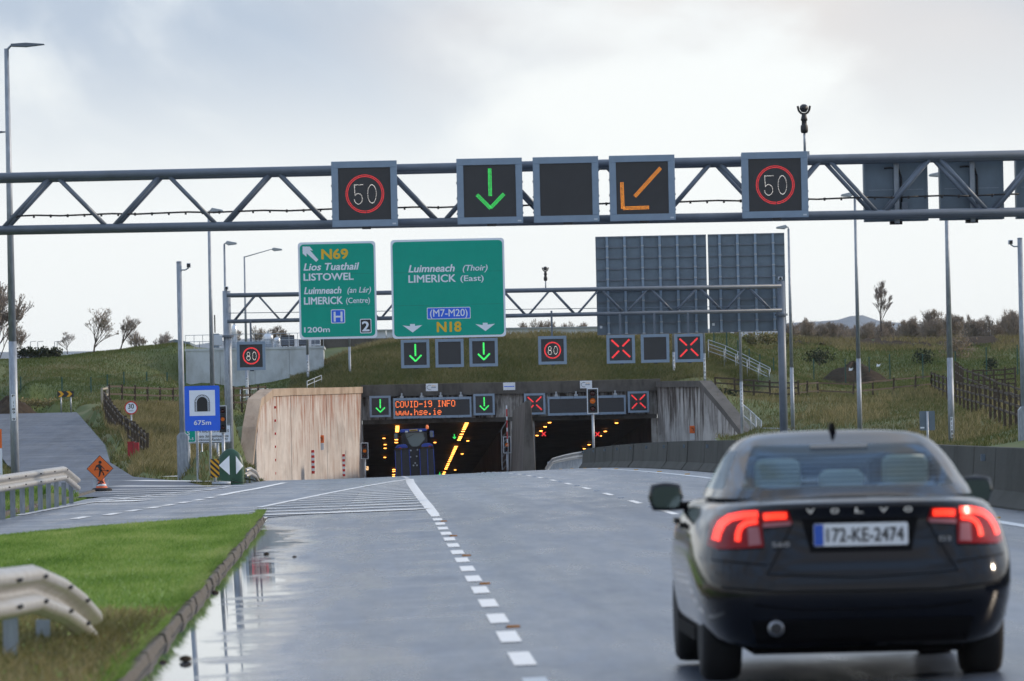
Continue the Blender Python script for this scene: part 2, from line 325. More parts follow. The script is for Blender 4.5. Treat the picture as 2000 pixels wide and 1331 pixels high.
opp = struct(ribbon('opposite_carriageway', [(D, 9.3, 19.3) for D in range(-5, 381, 5)], 'asphalt_dry', Zr, dz=-.004))
SLIP = [(40,-22,-17),(60,-17.5,-12),(80,-11.5,-7.4),(92,-8.4,-4.9),(100,-7.4,-2.9),(103,-7.3,-1.5),(108,-7.1,-.8),(120,-7.1,-.6),(145,-7.3,-.5),(158,-6.6,-.5),(180,-5.2,-.5),(200,-4.6,-.5),(230,-4.6,-.5),(270,-5.6,-.6),(300,-6.3,-.6),(306,-6.65,-.7),(379,-1.15,-.8)]
def Zs(X, D): return prof(D)-.066
slip = struct(ribbon('slip_road', [(D,)+lerp_rows(SLIP, D) for D in [40,50,60,70,80,86,92,96,100,104,108,114,120,130,140,150,158,170,180,190,200,215,230,250,270,285,300,306,320,340,360,379]], 'asphalt_dry', lambda X, D: max(Zs(X, D), Zr(X, D) if X > -2.1 else -99), dz=.006))
# side road that climbs away to the left (D, left edge, right edge, height)
a1 = W(260,932,205); a2 = W(205,870,255); a3 = W(150,806,325)
ACC = [(146,-9.6,-6.2,prof(146)-.066),(160,-9.7,-5.5,prof(160)-.066),(178,-10.4,-5.4,prof(178)-.06),(192,-11.4,-6.6,prof(192)+.06),(205,-12.6,a1.x,a1.z),(228,-14.9,(a1.x+a2.x)/2-.2,(a1.z+a2.z)/2-.12),(255,-17.2,a2.x,a2.z),(290,-20.3,(a2.x+a3.x)/2,(a2.z+a3.z)/2),(325,-23.2,a3.x,a3.z),(340,-26,a3.x-1.4,a3.z-.12),(352,-31,a3.x-4.5,a3.z-.5),(362,-42,a3.x-9,a3.z-1.0)]
def Za(X, D): return lerp_rows(ACC, D)[2]
acc = struct(ribbon('access_road', [(D,)+lerp_rows(ACC, D)[:2] for D in [146,153,160,168,178,185,192,198,205,212,220,228,240,255,270,290,305,315,325,333,340,346,352,357,362]], 'asphalt_old', Za, dz=.012, nx=6))
# ---------------------------------------------------------------- painted lines (children of the road they lie on)
def strip(name, pts, wd, mt, parent, zf=Zr, dz=.006, w2=None):
    """flat stripe along world points (X, D)"""
    vs_ = []; n = len(pts)
    for i, (X, D) in enumerate(pts):
        a = pts[max(i-1,0)]; c = pts[min(i+1,n-1)]; dx, dy = c[0]-a[0], c[1]-a[1]; l = math.hypot(dx, dy); nx_, ny_ = dy/l, -dx/l
        ww = wd if w2 is None else wd+(w2-wd)*i/(n-1)
        for s in (-1, 1): xx, yy = X+nx_*ww/2*s, D+ny_*ww/2*s; vs_.append((xx, yy, zf(xx, yy)+dz))
    return MB().add(vs_, [(2*i, 2*i+1, 2*i+3, 2*i+2) for i in range(n-1)]).build(name, mt, parent)
def line_pts(x0, d0, x1, d1, step=6.0):
    n = max(1, int(abs(d1-d0)/step)); return [(x0+(x1-x0)*i/n, d0+(d1-d0)*i/n) for i in range(n+1)]
LX1, LX2, LX3 = .92, 4.55, 7.9
D = 26.3
while D < 97:
    strip('lane_dash', [(LX1, D-1.05), (LX1, D+1.05)], .15, 'line_white', road)
    D += 3.9
for k in range(6):                                       # amber road studs in the gaps
    d0 = 43.85-11.7+11.7*k
    if d0 > 97: break
    s = MB().box(LX1+.02,LX1+.14,d0-.06,d0+.06,Zr(LX1,d0)+.001,Zr(LX1,d0)+.018).build('road_stud', 'pole_steel', road, bevel=.008)
    MB().box(LX1+.03,LX1+.13,d0-.072,d0-.061,Zr(LX1,d0)+.003,Zr(LX1,d0)+.020).build('stud_reflector', 'stud_amber', s)
tip = G(796,936); g0 = G(838,1003)
strip('edge_line', [(LX1, 97.5), (LX1-.02,108), (LX1-.05,122), (LX1-.06,140), (LX1-.04,165), (tip.x+.05, 186)], .17, 'line_white', road, w2=.26)
strip('edge_line', line_pts(LX1,187,LX1,376,8), .15, 'line_worn', road)
D = 53.7
while D < 300:
    strip('lane_dash', [(LX2, D-2), (LX2, D), (LX2, D+2)], .12, 'line_white', road); 
    st = MB().box(LX2-.06,LX2+.06,D+5.9,D+6.1,Zr(LX2,D+6)+.001,Zr(LX2,D+6)+.022).build('road_stud', 'clad_white', road)
    D += 12
strip('edge_line', line_pts(LX3,10,LX3,376,8), .18, 'line_white', road)
for k in range(14):
    d0 = 60+k*15; MB().box(LX3+.14,LX3+.27,d0-.09,d0+.09,Zr(LX3,d0)+.001,Zr(LX3,d0)+.026).build('road_stud', 'hazard_yellow', road)
# gore hatching between the hard shoulder and the slip lane
gl = G(505,993)
strip('gore_line', [(gl.x, gl.y)]+[(gl.x+(tip.x-gl.x)*t, gl.y+(184-gl.y)*t) for t in (.2,.4,.6,.8,1)], .16, 'line_white', slip, zf=lambda X, D: max(Zr(X,D),Zs(X,D)), dz=.016)
for k in range(19):
    d0 = 104.5+k*4.0; t = (d0-gl.y)/(184-gl.y); xl = gl.x+(tip.x-gl.x)*max(t, -.05)
    if k == 0: xl = gl.x
    if LX1-xl < .2: break
    strip('hatch_stripe', [(xl+.06, d0+.7), ((xl+LX1)/2, d0+.2), (LX1-.12, d0-.3)], .75 if k else 1.3, 'line_white', slip, zf=lambda X, D: max(Zr(X,D), Zs(X,D)), dz=.014)
# slip lane: broken line, then solid, on its left; kerb-side line and hatching across the side-road mouth
dash_px = [(161,1013),(222,1006),(264,999),(303,993),(333,988),(362,983),(391,978),(414,973.5)]
dp = [G(*p, dz=0) for p in dash_px]
for p in dp: strip('slip_dash', [(p.x-.09, p.y-1.3), (p.x+.02, p.y+1.3)], .2, 'line_white', slip, zf=Zs, dz=.016)
sp_ = [G(*p) for p in ((427,969.5),(462,962.5),(500,956),(530,949.5),(556,944))]
strip('slip_edge_line', [(p.x, p.y) for p in sp_], .22, 'line_white', slip, zf=Zs, dz=.016)
lp = [G(*p) for p in ((38,1008),(100,996),(165,985),(235,976),(306,968),(402,959),(452,951))]
strip('kerb_side_line', [(p.x, p.y) for p in lp], .2, 'line_worn', slip, zf=Zs, dz=.018)
for k, (py, xa, xb) in enumerate(((980,222,262),(976,208,300),(972,215,345),(968,225,372),(964,215,398),(960,200,420),(956,215,440),(952,225,462),(948,262,478),(945,330,492))):
    p, q = G(xa, py+2), G(xb, py-1)
    strip('hatch_stripe', [(p.x, p.y), ((p.x+q.x)/2, (p.y+q.y)/2), (q.x, q.y)], .9, 'line_white', acc, zf=lambda X, D: max(Zs(X, D), Za(X, D) if X < -4.6 else -9), dz=.022)

# ---------------------------------------------------------------- kerb
kerb = struct(MB().add([(kerbX(D)-.155+dx, D, Zr(kerbX(D), D)+.005+.0*dx) for D in range(0, 103, 3) for dx in (0,.13)], [(2*i,2*i+1,2*i+3,2*i+2) for i in range(34)]).build('kerb', 'kerbstone'))
kst = MB(); kst.hexa([(-.15,-.445,-.12),(0,-.445,-.12),(0,.445,-.12),(-.15,.445,-.12),(-.15,-.452,.078),(-.05,-.452,.078),(-.05,.452,.078),(-.15,.452,.078)])
k0 = None; D = 24.0
while D < 101.5:
    bend = max(0, D-97.5)
    loc = (kerbX(D)-.012*bend**2+rnd.uniform(-.012,.012), D, Zr(kerbX(D), D)+rnd.uniform(-.012,.012)-.016*bend**1.3)
    if k0 is None: k0 = kst.build('kerbstone', 'kerbstone', kerb, bevel=.015); o = k0
    else: o = k0.copy(); COL.objects.link(o)
    o.location = loc; o.rotation_euler = (rnd.uniform(-.008,.008), rnd.uniform(-.02,.02), math.atan(.0062)+.024*bend+rnd.uniform(-.006,.006))
    D += .915

# kerb of the verge behind the far crash barrier
kp = [G(*p) for p in ((-40,1022),(30,1001),(80,989),(130,977),(165,968),(187,961))]
j = 0
for a, c in zip(kp[:-1], kp[1:]):
    nst = max(1, int((c-a).length/.95))
    for i in range(nst):
        q = a.lerp(c, (i+.5)/nst); o = k0.copy(); COL.objects.link(o); o.location = (q.x+.05, q.y, q.z+rnd.uniform(-.01,.01)-.01); o.rotation_euler = (0, rnd.uniform(-.02,.02), -math.atan2(c.x-a.x, c.y-a.y))
# ================================================================ terrain
def wallL(D):                                            # face of the left wing wall
    return -6.7+(D-306)*(5.6/74.0)
def wallR(D): return 18.6+(380-D)*.054
C0 = []                                                  # control heights (X, D, z)
def cp(px, py, D, dz=0): p = W(px, py, D); C0.append((p.x, p.y, p.z+dz))
for D in range(0, 104, 8): C0 += [(kerbX(D)-.2, D, .05), (kerbX(D)-2, D, .06), (-7, D, .04)] if D < 88 else [(kerbX(D)-.2, D, .03)]
for D in (0, 30, 60): C0 += [(-14, D, .0), (-30, D, .3), (-60, D, .6)]
for D, a, c in SLIP: C0 += [(a-.2, D, Zs(a, D)+.03)] if not 146 < D < 190 and D < 310 else []
for D in range(80, 112, 4):
    r = lerp_rows(SLIP, D)[1]
    if r < kerbX(D)-.4: C0.append((r+.2, D, .0))
for D, a, c, z in ACC[1:]: C0.append((a-.3, D, z+.05)); C0.append((c+.3, D, z+.05)) if D > 185 else None
for p in ((10,997,107),(130,966,131),(30,937,150),(-60,935,150),(-200,930,150),(-100,850,260),(-200,810,330),(-250,800,350),
          (285,903,240),(262,885,255),(225,845,275),(203,808,295),(357,913,200),(390,928,200),(430,938,205),(330,880,240),(320,850,265),(350,830,285),
          (300,815,300),(360,805,318),(250,800,320),(160,801,338),(100,797,347),(20,806,347),(60,786,356),(-100,790,360),
          (455,905,285),(440,850,300),(475,850,340),(440,800,345),(480,790,372),(380,795,345),
          (0,706,400),(100,703,400),(200,697,400),(300,695,400),(352,697,400),(-150,700,400),(-400,705,410),(60,745,375),(200,740,378),(320,750,375)): cp(*p)
C0 += [(-8.0,314,-.3),(-8.4,296,-.6),(-7.2,332,1.5),(-5.2,350,2.9),(-3,379,3.6),(-9,379,3.3),(-14,379,3.8),(-13.5,394.5,4.4),(-10,394.5,4.2),(-6.5,394.5,4.6),(-12,388,3.9),(-7,388,3.8)]
for X in (-90,-60,-35,-25): C0 += [(X,420,6.7),(X,470,6.0)]
# over the tunnel
for px in (720,800,900,1000,1100,1200,1280): cp(px, 748, 381.5, -.15)
for px, py in ((640,715),(720,684),(800,672),(900,668),(960,666),(1060,664),(1160,666),(1260,668),(1340,672),(1380,690)): cp(px, py, 399)
for px, py in ((680,712),(760,706),(900,703),(1000,702),(1100,702),(1250,702),(1340,708)): cp(px, py, 389.5)
for px, py in ((640,684),(800,672),(960,670),(1160,668),(1340,672)): cp(px, py, 420)
for px, py, D in ((1400,715,395),(1440,738,390),(1500,762,385),(1400,745,378),(1450,775,365),(1370,762,350),(1420,812,340),(1455,850,330)): cp(px, py, D)
# right-hand side
for D in range(0, 330, 30): C0 += [(19.5,D,Zr(19.5,D)+.12),(22,D,Zr(19.5,D)+.5)]
for p in ((1480,842,325),(1600,842,305),(1600,800,340),(1600,780,355),(1540,770,370),(1700,830,300),(1700,790,345),(1720,776,375),(1620,770,385),(1480,768,385),(1820,764,378),(1760,768,380),
          (1870,790,330),(1920,808,280),(1990,838,215),(1800,850,270),(1860,862,250),(1930,868,225),(1780,800,320),(1850,830,285),
          (1650,755,410),(1650,735,425),(1650,700,440),(1650,666,462),(1560,735,420),(1560,700,438),(1560,668,455),(1480,690,440),(1440,662,440),(1740,735,425),(1740,700,440),(1740,664,462),(1850,752,405),(1850,735,420),(1850,700,440),(1850,662,462),(1950,760,400),(1950,735,420),(1950,700,440),(1950,660,462),(2100,660,462),(2100,730,420),(1960,805,310),(2050,800,310),(2100,760,380)): cp(*p)
for X in (25,40,60,90): C0 += [(X,490,7.0),(X,520,6.6)]
for X in (40,60,90): C0 += [(X,60,1.0),(X,160,1.2),(X,240,1.8)]
C0 = np.array(C0); SC = np.array([1.0, .22])
P0 = C0[:,:2]*SC
def rbf_fit():
    d = np.sqrt(((P0[:,None,:]-P0[None,:,:])**2).sum(-1)+.15); n = len(P0)
    A = np.zeros((n+3, n+3)); A[:n,:n] = -d - np.eye(n)*.25; A[:n,n] = A[n,:n] = 1; A[:n,n+1:] = P0; A[n+1:,:n] = P0.T
    return np.linalg.solve(A, np.concatenate([C0[:,2], np.zeros(3)]))
WT = rbf_fit(); rs = np.random.RandomState(3)
def terr(X, D):
    X = np.asarray(X, float); D = np.asarray(D, float); q = np.stack([X.ravel(), D.ravel()], 1)*SC; z = np.empty(len(q))
    for i in range(0, len(q), 20000):
        d = np.sqrt(((q[i:i+20000,None,:]-P0[None])**2).sum(-1)+.15); z[i:i+20000] = -d@WT[:-3]+WT[-3]+q[i:i+20000]@WT[-2:]
    z = z.reshape(X.shape)
    z = np.where((D > 101.9) & (D < 306) & (X > -2.4) & (X < 9), -.3+np.minimum(0, -3.15e-5*np.clip(D-92.6,0,None)**2), z)
    z += .05*np.sin(X*1.3+D*.31)*np.cos(D*.47-X*.6)*np.clip((D-110)/60, 0, 1)
    for tab, zz in ((SLIP, None), (ACC, 1)):                # sink the ground under the roads
        ds = np.array([t[0] for t in tab]); a = np.interp(D, ds, [t[1] for t in tab]); c = np.interp(D, ds, [t[2] for t in tab])
        zr = np.interp(D, ds, [t[3] if zz else Zs(0, t[0]) for t in tab]) if zz else np.array([Zs(0, d_) for d_ in D.ravel()]).reshape(D.shape)
        ins = (X > a-.45) & (X < c+.45) & (D >= ds[0]) & (D <= ds[-1]); z = np.where(ins, np.minimum(z, zr-.12), z)
    return z
def tz(X, D): return float(terr(np.array([X]), np.array([D]))[0])
def sheet(name, Xs, Ds, mt):
    """Xs(D) -> row of X values"""
    gx = np.array([Xs(D) for D in Ds]); gd = np.repeat(np.array(Ds, float)[:,None], gx.shape[1], 1); gz = terr(gx, gd); nr, nc = gx.shape
    me = bpy.data.meshes.new(name); idx = np.arange(nr*nc).reshape(nr, nc)
    fs = np.stack([idx[:-1,:-1], idx[:-1,1:], idx[1:,1:], idx[1:,:-1]], -1).reshape(-1, 4)
    me.from_pydata(np.stack([gx, gd, gz], -1).reshape(-1, 3).tolist(), [], fs.tolist()); me.materials.append(MATS[mt]); me.polygons.foreach_set('use_smooth', [True]*len(me.polygons)); me.update()
    return struct(link(name, me))
u = np.concatenate([np.linspace(0, .32, 80), np.linspace(.32, 1, 26)[1:]])
def xl(D):
    if D < 103: s = kerbX(D)-.10
    elif D < 306: s = lerp_rows(SLIP, D)[0]+.8
    else: s = wallL(D)-.15
    return (s+(-95-s)*u)[::-1]
sheet('verge_ground', xl, [-5,10,20,26]+list(np.arange(30, 102, 1.5))+[102.6], 'bank_ground')
sheet('verge_ground', lambda D: xl(max(D, 103)), [102.6]+list(np.arange(104, 305, 1.6))+[305.9], 'bank_ground')
sheet('verge_ground', lambda D: xl(max(D, 306)), [305.9]+list(np.arange(307, 380, 1.8))+[380], 'bank_ground')
sheet('right_verge_ground', lambda D: (19.25 if D < 330 else wallR(D)+.15)+(95-19.25)*np.linspace(0,1,60)**1.5, list(np.arange(-5, 330, 4))+[330.01]+list(np.arange(332, 380.1, 2)), 'bank_ground')
sheet('tunnel_hill', lambda D: np.concatenate([np.linspace(-95,-25,15)[:-1], np.linspace(-25,62,110), np.linspace(62,95,6)[1:]]), list(np.arange(380, 410, 1.0))+list(np.arange(410, 480, 2.5))+[490,520], 'bank_ground')
far = MB(); far.add([(-4000,519,6.4),(4000,519,6.4),(6000,9000,5),(-6000,9000,5)], [(0,1,2,3)]); far.add([(-4000,300,-.6),(-94.8,300,-.6),(-94.8,520,4),(-4000,520,7)], [(0,1,2,3)]); far.add([(94.8,-5,-.6),(4000,-5,-.6),(4000,520,7),(94.8,520,7)], [(0,1,2,3)]); far.add([(-4000,-400,-.7),(-94.8,-400,-.7),(-94.8,300,-.6),(-4000,300,-.6)], [(0,1,2,3)]); far.add([(-94.8,-400,-.7),(4000,-400,-.7),(4000,-5,-.6),(-94.8,-5,-.6)], [(0,1,2,3)])
struct(far.build('ground', 'bank_ground'))
# distant hills
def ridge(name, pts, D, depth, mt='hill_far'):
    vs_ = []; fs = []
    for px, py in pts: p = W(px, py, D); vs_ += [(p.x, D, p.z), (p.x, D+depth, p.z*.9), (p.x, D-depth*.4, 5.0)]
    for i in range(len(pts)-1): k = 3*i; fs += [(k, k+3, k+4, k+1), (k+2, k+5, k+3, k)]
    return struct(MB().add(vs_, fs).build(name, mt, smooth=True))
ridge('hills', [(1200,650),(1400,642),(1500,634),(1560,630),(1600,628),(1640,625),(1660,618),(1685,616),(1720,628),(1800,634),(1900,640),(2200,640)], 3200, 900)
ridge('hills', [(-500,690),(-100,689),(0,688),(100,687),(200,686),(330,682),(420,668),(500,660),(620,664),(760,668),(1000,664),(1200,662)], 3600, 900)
# ================================================================ tunnel
def soffit(D): return 1.80-.0318*(D-DP)
def Zt(X, D): return Zr(X, D)
BL = (-1.1, 8.72); BR = (10.4, 18.6)
for nm, (xa, xb) in (('tunnel_bore', BL), ('tunnel_bore', BR)):
    s = MB(); Ds = list(range(380, 901, 20))
    for a, c in zip(Ds[:-1], Ds[1:]):
        za, zc = prof(a)-.4, prof(c)-.4; sa, sc = soffit(a), soffit(c)
        s.add([(xa,a,za),(xa,c,zc),(xa,c,sc),(xa,a,sa)], [(0,1,2,3)]); s.add([(xb,a,za),(xb,c,zc),(xb,c,sc),(xb,a,sa)], [(3,2,1,0)]); s.add([(xa,a,sa),(xa,c,sc),(xb,c,sc),(xb,a,sa)], [(0,1,2,3)])
    s.add([(xa,900,prof(900)-.4),(xb,900,prof(900)-.4),(xb,900,soffit(900)),(xa,900,soffit(900))], [(3,2,1,0)])
    bore = struct(s.build(nm, 'tunnel_wall'))
    struct(ribbon('tunnel_road', [(D, xa, xb) for D in range(380, 901, 20)], 'asphalt_dry', Zr, dz=.002, nx=4))
zc0 = W(1000,770,DP).z; zc1 = W(1000,747,DP).z
portal = thing('tunnel_portal', 'stained grey concrete headwall over the two dark tunnel mouths', 'tunnel portal', (8.75, DP, prof(DP)))
def place(px, py, D): p = W(px, py, D); return p
npan = 30; xs = [BL[0]+(BR[1]-BL[0])*i/npan for i in range(npan+1)]
for i in range(npan):
    MB().box(xs[i]+.012, xs[i+1]-.012, DP-.02+rnd.uniform(-.008,.008), DP+.3, soffit(DP)-.02, zc0).build('face_panel', 'grey_concrete', portal, world=True)
MB().box(BL[0]-.02, BR[1]+.05, DP+.02, DP+.6, soffit(DP)-.01, zc0-.01).build('backing_wall', 'coping_dark', portal, world=True)
MB().box(BL[0]-.05, BR[1]+.25, DP-.28, DP+.5, zc0, zc1+.02).build('coping', 'coping_dark', portal, world=True, bevel=.03)
MB().box(BL[0], BR[1], DP-.06, DP+.3, soffit(DP)-.30, soffit(DP)-.021).build('lintel', 'coping_dark', portal, world=True)
MB().box(BL[1], BR[0], DP-.03, DP+3, prof(DP)-.5, soffit(DP)-.3).build('centre_pier', 'grey_concrete', portal, world=True)
MB().box(BR[1]-.4, BR[1]+.02, DP-.04, DP+.3, prof(DP)-.5, soffit(DP)-.3).build('right_jamb', 'grey_concrete', portal, world=True)
MB().box(BL[0]-.3, BL[0]+.03, DP-.05, DP+.3, prof(DP)-.5, soffit(DP)-.3).build('left_jamb', 'grey_concrete', portal, world=True)
# wing walls: polygon in (depth, z) standing on a slanting line
def wall_prism(mb, fx, pts, th):
    n = len(pts); a = [(fx(d), d, z) for d, z in pts]; b_ = [(fx(d)+th, d, z) for d, z in pts]
    return mb.add(a+b_, [tuple(range(n)), tuple(range(2*n-1, n-1, -1))]+[(i, n+i, n+(i+1)%n, (i+1)%n) for i in range(n)])
def hit(px, fx, lo=280, hi=381):
    for _ in range(50):
        mid = (lo+hi)/2; s = W(px, 820, mid).x-fx(mid)
        if (W(px,820,lo).x-fx(lo))*s <= 0: hi = mid
        else: lo = mid
    return (lo+hi)/2
wl = thing('wing_wall', 'rust-streaked pale pink concrete retaining wall left of the tunnel mouth', 'retaining wall', (wallL(340), 340, prof(340)))
dA, dB, dC, dD = hit(499, wallL), hit(568, wallL), hit(638, wallL), 379.9
def ztop(px, py): d = hit(px, wallL); return d, W(px, py, d).z
e0 = ztop(499,790); e1 = ztop(508,779); e2 = ztop(532,760); zb = lambda d: prof(d)-.6
tops = [e1, e2, ztop(568,758.5), ztop(638,757.5), (dD, W(704,756,dD).z)]
def topz(d): return np.interp(d, [t[0] for t in tops], [t[1] for t in tops])
CH = .42
for a, c in ((dA, dB), (dB, dC), (dC, dD)):
    a2, c2 = a+.12, c-.12
    mid = [(t[0], t[1]-CH) for t in tops if a2 < t[0] < c2]
    st = [(a2, (topz(a2)-CH if a > dA else e0[1]-2.4))]
    wall_prism(MB(), wallL, [(a2, zb(a2)), (c2, zb(c2)), (c2, topz(c2)-CH)]+mid[::-1]+st, -.5).build('wall_panel', 'wing_concrete', wl, world=True)
wall_prism(MB(), lambda d: wallL(d)-.06, [(dA-1, zb(dA)), (dD, zb(dD)), (dD, topz(dD)-CH-.05), (dA+9, topz(dA+9)-CH-.4), (dA, zb(dA)+1)], -.4).build('wall_core', 'coping_dark', wl, world=True)
cpv = [(dA-3.0, zb(dA)+1.6), (dA-.6, e0[1]-1.2)]+tops
for a, c in zip(cpv[:-1], cpv[1:]):
    wall_prism(MB(), lambda d: wallL(d)+.10, [(a[0], a[1]-CH), (c[0], c[1]-CH), c, a], -.75).build('coping', 'coping_tan', wl, world=True)
wr = thing('wing_wall', 'dark weathered concrete retaining wall sloping down right of the tunnel mouth', 'retaining wall', (wallR(355), 355, prof(355)))
r0, r1, r2, r3 = (379.9, W(1287,745,379.9).z), None, None, None
h1 = hit(1371, wallR); r1 = (h1, W(1371,744,h1).z); h2 = hit(1415, wallR, 300); r2 = (h2, W(1415,797,h2).z); h3 = hit(1455, wallR, 300); r3 = (h3, W(1455,850,h3).z)
rt = [r3, r2, r1, r0]
def rtop(d): return np.interp(d, [t[0] for t in rt], [t[1] for t in rt])
nseg = 9; ds_ = [h3+(379.8-h3)*i/nseg for i in range(nseg+1)]
for a, c in zip(ds_[:-1], ds_[1:]):
    md = [(t[0], t[1]-.4) for t in rt if a+.05 < t[0] < c-.05]
    wall_prism(MB(), wallR, [(a+.03, zb(a)), (a+.03, rtop(a+.03)-.4)]+md+[(c-.03, rtop(c-.03)-.4), (c-.03, zb(c))], .5).build('wall_panel', 'grey_concrete', wr, world=True)
wall_prism(MB(), lambda d: wallR(d)+.06, [(h3, zb(h3)), (h3, rtop(h3)-.5)]+[(t[0], t[1]-.45) for t in rt[1:]]+[(379.8, zb(379))], .4).build('wall_core', 'coping_dark', wr, world=True)
for a, c in zip(rt[:-1], rt[1:]):
    wall_prism(MB(), lambda d: wallR(d)-.10, [(a[0], a[1]-.4), a, c, (c[0], c[1]-.4)], .75).build('coping', 'coping_dark', wr, world=True)
# wall nose between the carriageways
nose = thing('dividing_wall', 'tapered dark concrete wall end standing between the two tunnel mouths', 'retaining wall', (9, 338, prof(338)))
zn0, zn1 = W(1030,783,338).z, W(1000,803,378).z; b0, b1 = prof(338)-.5, prof(378)-.5
MB().hexa([(8.42,338,b0),(9.32,338,b0),(10.1,378,b1),(8.6,378,b1),(8.75,338.8,zn0),(9.08,338.8,zn0),(9.8,378,zn1),(8.9,378,zn1)]).build('wall_body', 'coping_dark', nose, world=True, bevel=.04)

# ================================================================ matrix signs
def dots(mb, pts, r, y, n=6):
    for x, z in pts: mb.add([(x+r*math.cos(2*math.pi*i/n), y, z+r*math.sin(2*math.pi*i/n)) for i in range(n)], [tuple(range(n))])
def seg(a, b, step, rows=1, gap=.02):
    l = math.hypot(b[0]-a[0], b[1]-a[1]); n = max(1, round(l/step)); nx_, ny_ = -(b[1]-a[1])/l, (b[0]-a[0])/l; p = []
    for r in range(rows):
        o = (r-(rows-1)/2)*gap; p += [(a[0]+(b[0]-a[0])*i/n+nx_*o, a[1]+(b[1]-a[1])*i/n+ny_*o) for i in range(n+1)]
    return p
def arc(cx, cy, rx, ry, a0, a1, step):
    n = max(4, round(abs(R_(a1-a0))*(rx+ry)/2/step)); return [(cx+rx*math.cos(R_(a0+(a1-a0)*i/n)), cy+ry*math.sin(R_(a0+(a1-a0)*i/n))) for i in range(n+1)]
def glyph(kind, st=.021):
    """points in unit square, origin lower left: list of (part name, material, points)"""
    if kind in ('50', '80'):
        ring = arc(.505,.5,.292,.292,-84,270,st)+arc(.505,.5,.268,.268,-84,270,st)
        zero = arc(.615,.497,.066,.142,4,352,st*1.05)
        if kind == '50':
            five = seg((.345,.64),(.475,.642),st)+seg((.345,.64),(.35,.50),st)+arc(.402,.425,.062,.082,140,-170,st*1.05)
        else: five = arc(.405,.56,.05,.075,0,355,st)+arc(.405,.425,.062,.078,0,355,st)
        return [('led_ring', 'led_red', ring), ('led_digit', 'led_white', five), ('led_digit', 'led_white', zero)]
    if kind == 'down': return [('led_shaft', 'led_green', seg((.505,.84),(.507,.43),st,3)), ('led_arrowhead', 'led_green', seg((.305,.44),(.505,.235),st,3)+seg((.515,.245),(.715,.445),st,3))]
    if kind == 'diag': return [('led_shaft', 'led_amber', seg((.786,.80),(.385,.375),st,3)), ('led_arrowhead', 'led_amber', seg((.185,.585),(.19,.19),st,3)+seg((.205,.19),(.59,.195),st,3))]
    if kind == 'x': return [('led_cross_arm', 'led_red', seg(a, b, st, 3)) for a, b in (((.18,.83),(.42,.6)),((.81,.84),(.57,.61)),((.19,.2),(.43,.44)),((.82,.22),(.58,.46)))]
    return []
def msign(px, py, D, wpx, kind, label, group, near=False, tab=True, mount=None):
    p = W(px, py, D); s = m(wpx, D); h = s/2; t = thing('matrix_sign', label, 'matrix sign', (p.x, D, p.z), 0, group); f = .095*s
    MB().box(-h, h, .03, .34, -h, h).build('housing', 'sign_frame', t, bevel=.012)
    fr = MB(); fr.box(-h-.012, h+.012, -.03, .029, h-f, h+.012); fr.box(-h-.012, h+.012, -.03, .029, -h-.012, -h+f); fr.box(-h-.012, -h+f, -.03, .029, -h+f+.001, h-f-.001); fr.box(h-f, h+.012, -.03, .029, -h+f+.001, h-f-.001); fr.build('frame', 'sign_frame', t, bevel=.006)
    MB().box(-h+f+.002, h-f-.002, .004, .028, -h+f+.002, h-f-.002).build('screen', 'screen', t)
    for nm, mt, pts in glyph(kind, .019 if near else .021):
        b = MB(); dots(b, [((x-.5)*s, (z-.5)*s) for x, z in pts], s*(.0066 if near else .0105) * (1.0 if nm != 'led_digit' else (.72 if near else .68)), -.002); b.build(nm, mt, t)['kind'] = 'stuff'
    if tab:
        b = MB(); b.box(-.05*s, .09*s, -.02, .2, -h-.045*s, -h-.013); b.build('light_sensor', 'black', t, bevel=.005)
    if near:
        for sx in (-1, 1):
            for k in range(4): MB().box(sx*(h+.012)-.012, sx*(h+.012)+.012, .02, .06, (-.36+.24*k)*s, (-.33+.24*k)*s).build('hinge', 'gantry_steel', t)
        MB().prism([(h-.075*s,-h+.018*s),(h-.02*s,-h+.018*s),(h-.02*s,-h+.042*s),(h-.075*s,-h+.042*s)], -.034, -.031).build('number_plate', 'clad_white', t)
    if mount:
        b = MB(); b.bar((0,.2,h), (0,.2,h+mount), .09, .09); b.build('hanger', 'gantry_steel', t)
    return t
D1 = 120.0
S1 = 'lane signals on the near gantry'
msign(712, 379, D1-.55, 126, '50', 'square matrix sign showing 50 in a red ring, left end of near gantry', S1, True)
msign(956.5, 373.5, D1-.55, 126, 'down', 'square matrix sign with green down arrow on the near gantry', S1, True)
msign(1105.5, 370.5, D1-.55, 126, '', 'blank square matrix sign between green arrow and amber arrow on near gantry', S1, True)
msign(1254.5, 367.5, D1-.55, 126, 'diag', 'square matrix sign with amber diagonal arrow on the near gantry', S1, True)
msign(1513.5, 361.5, D1-.55, 127, '50', 'square matrix sign showing 50 in a red ring, below the mast camera', S1, True)
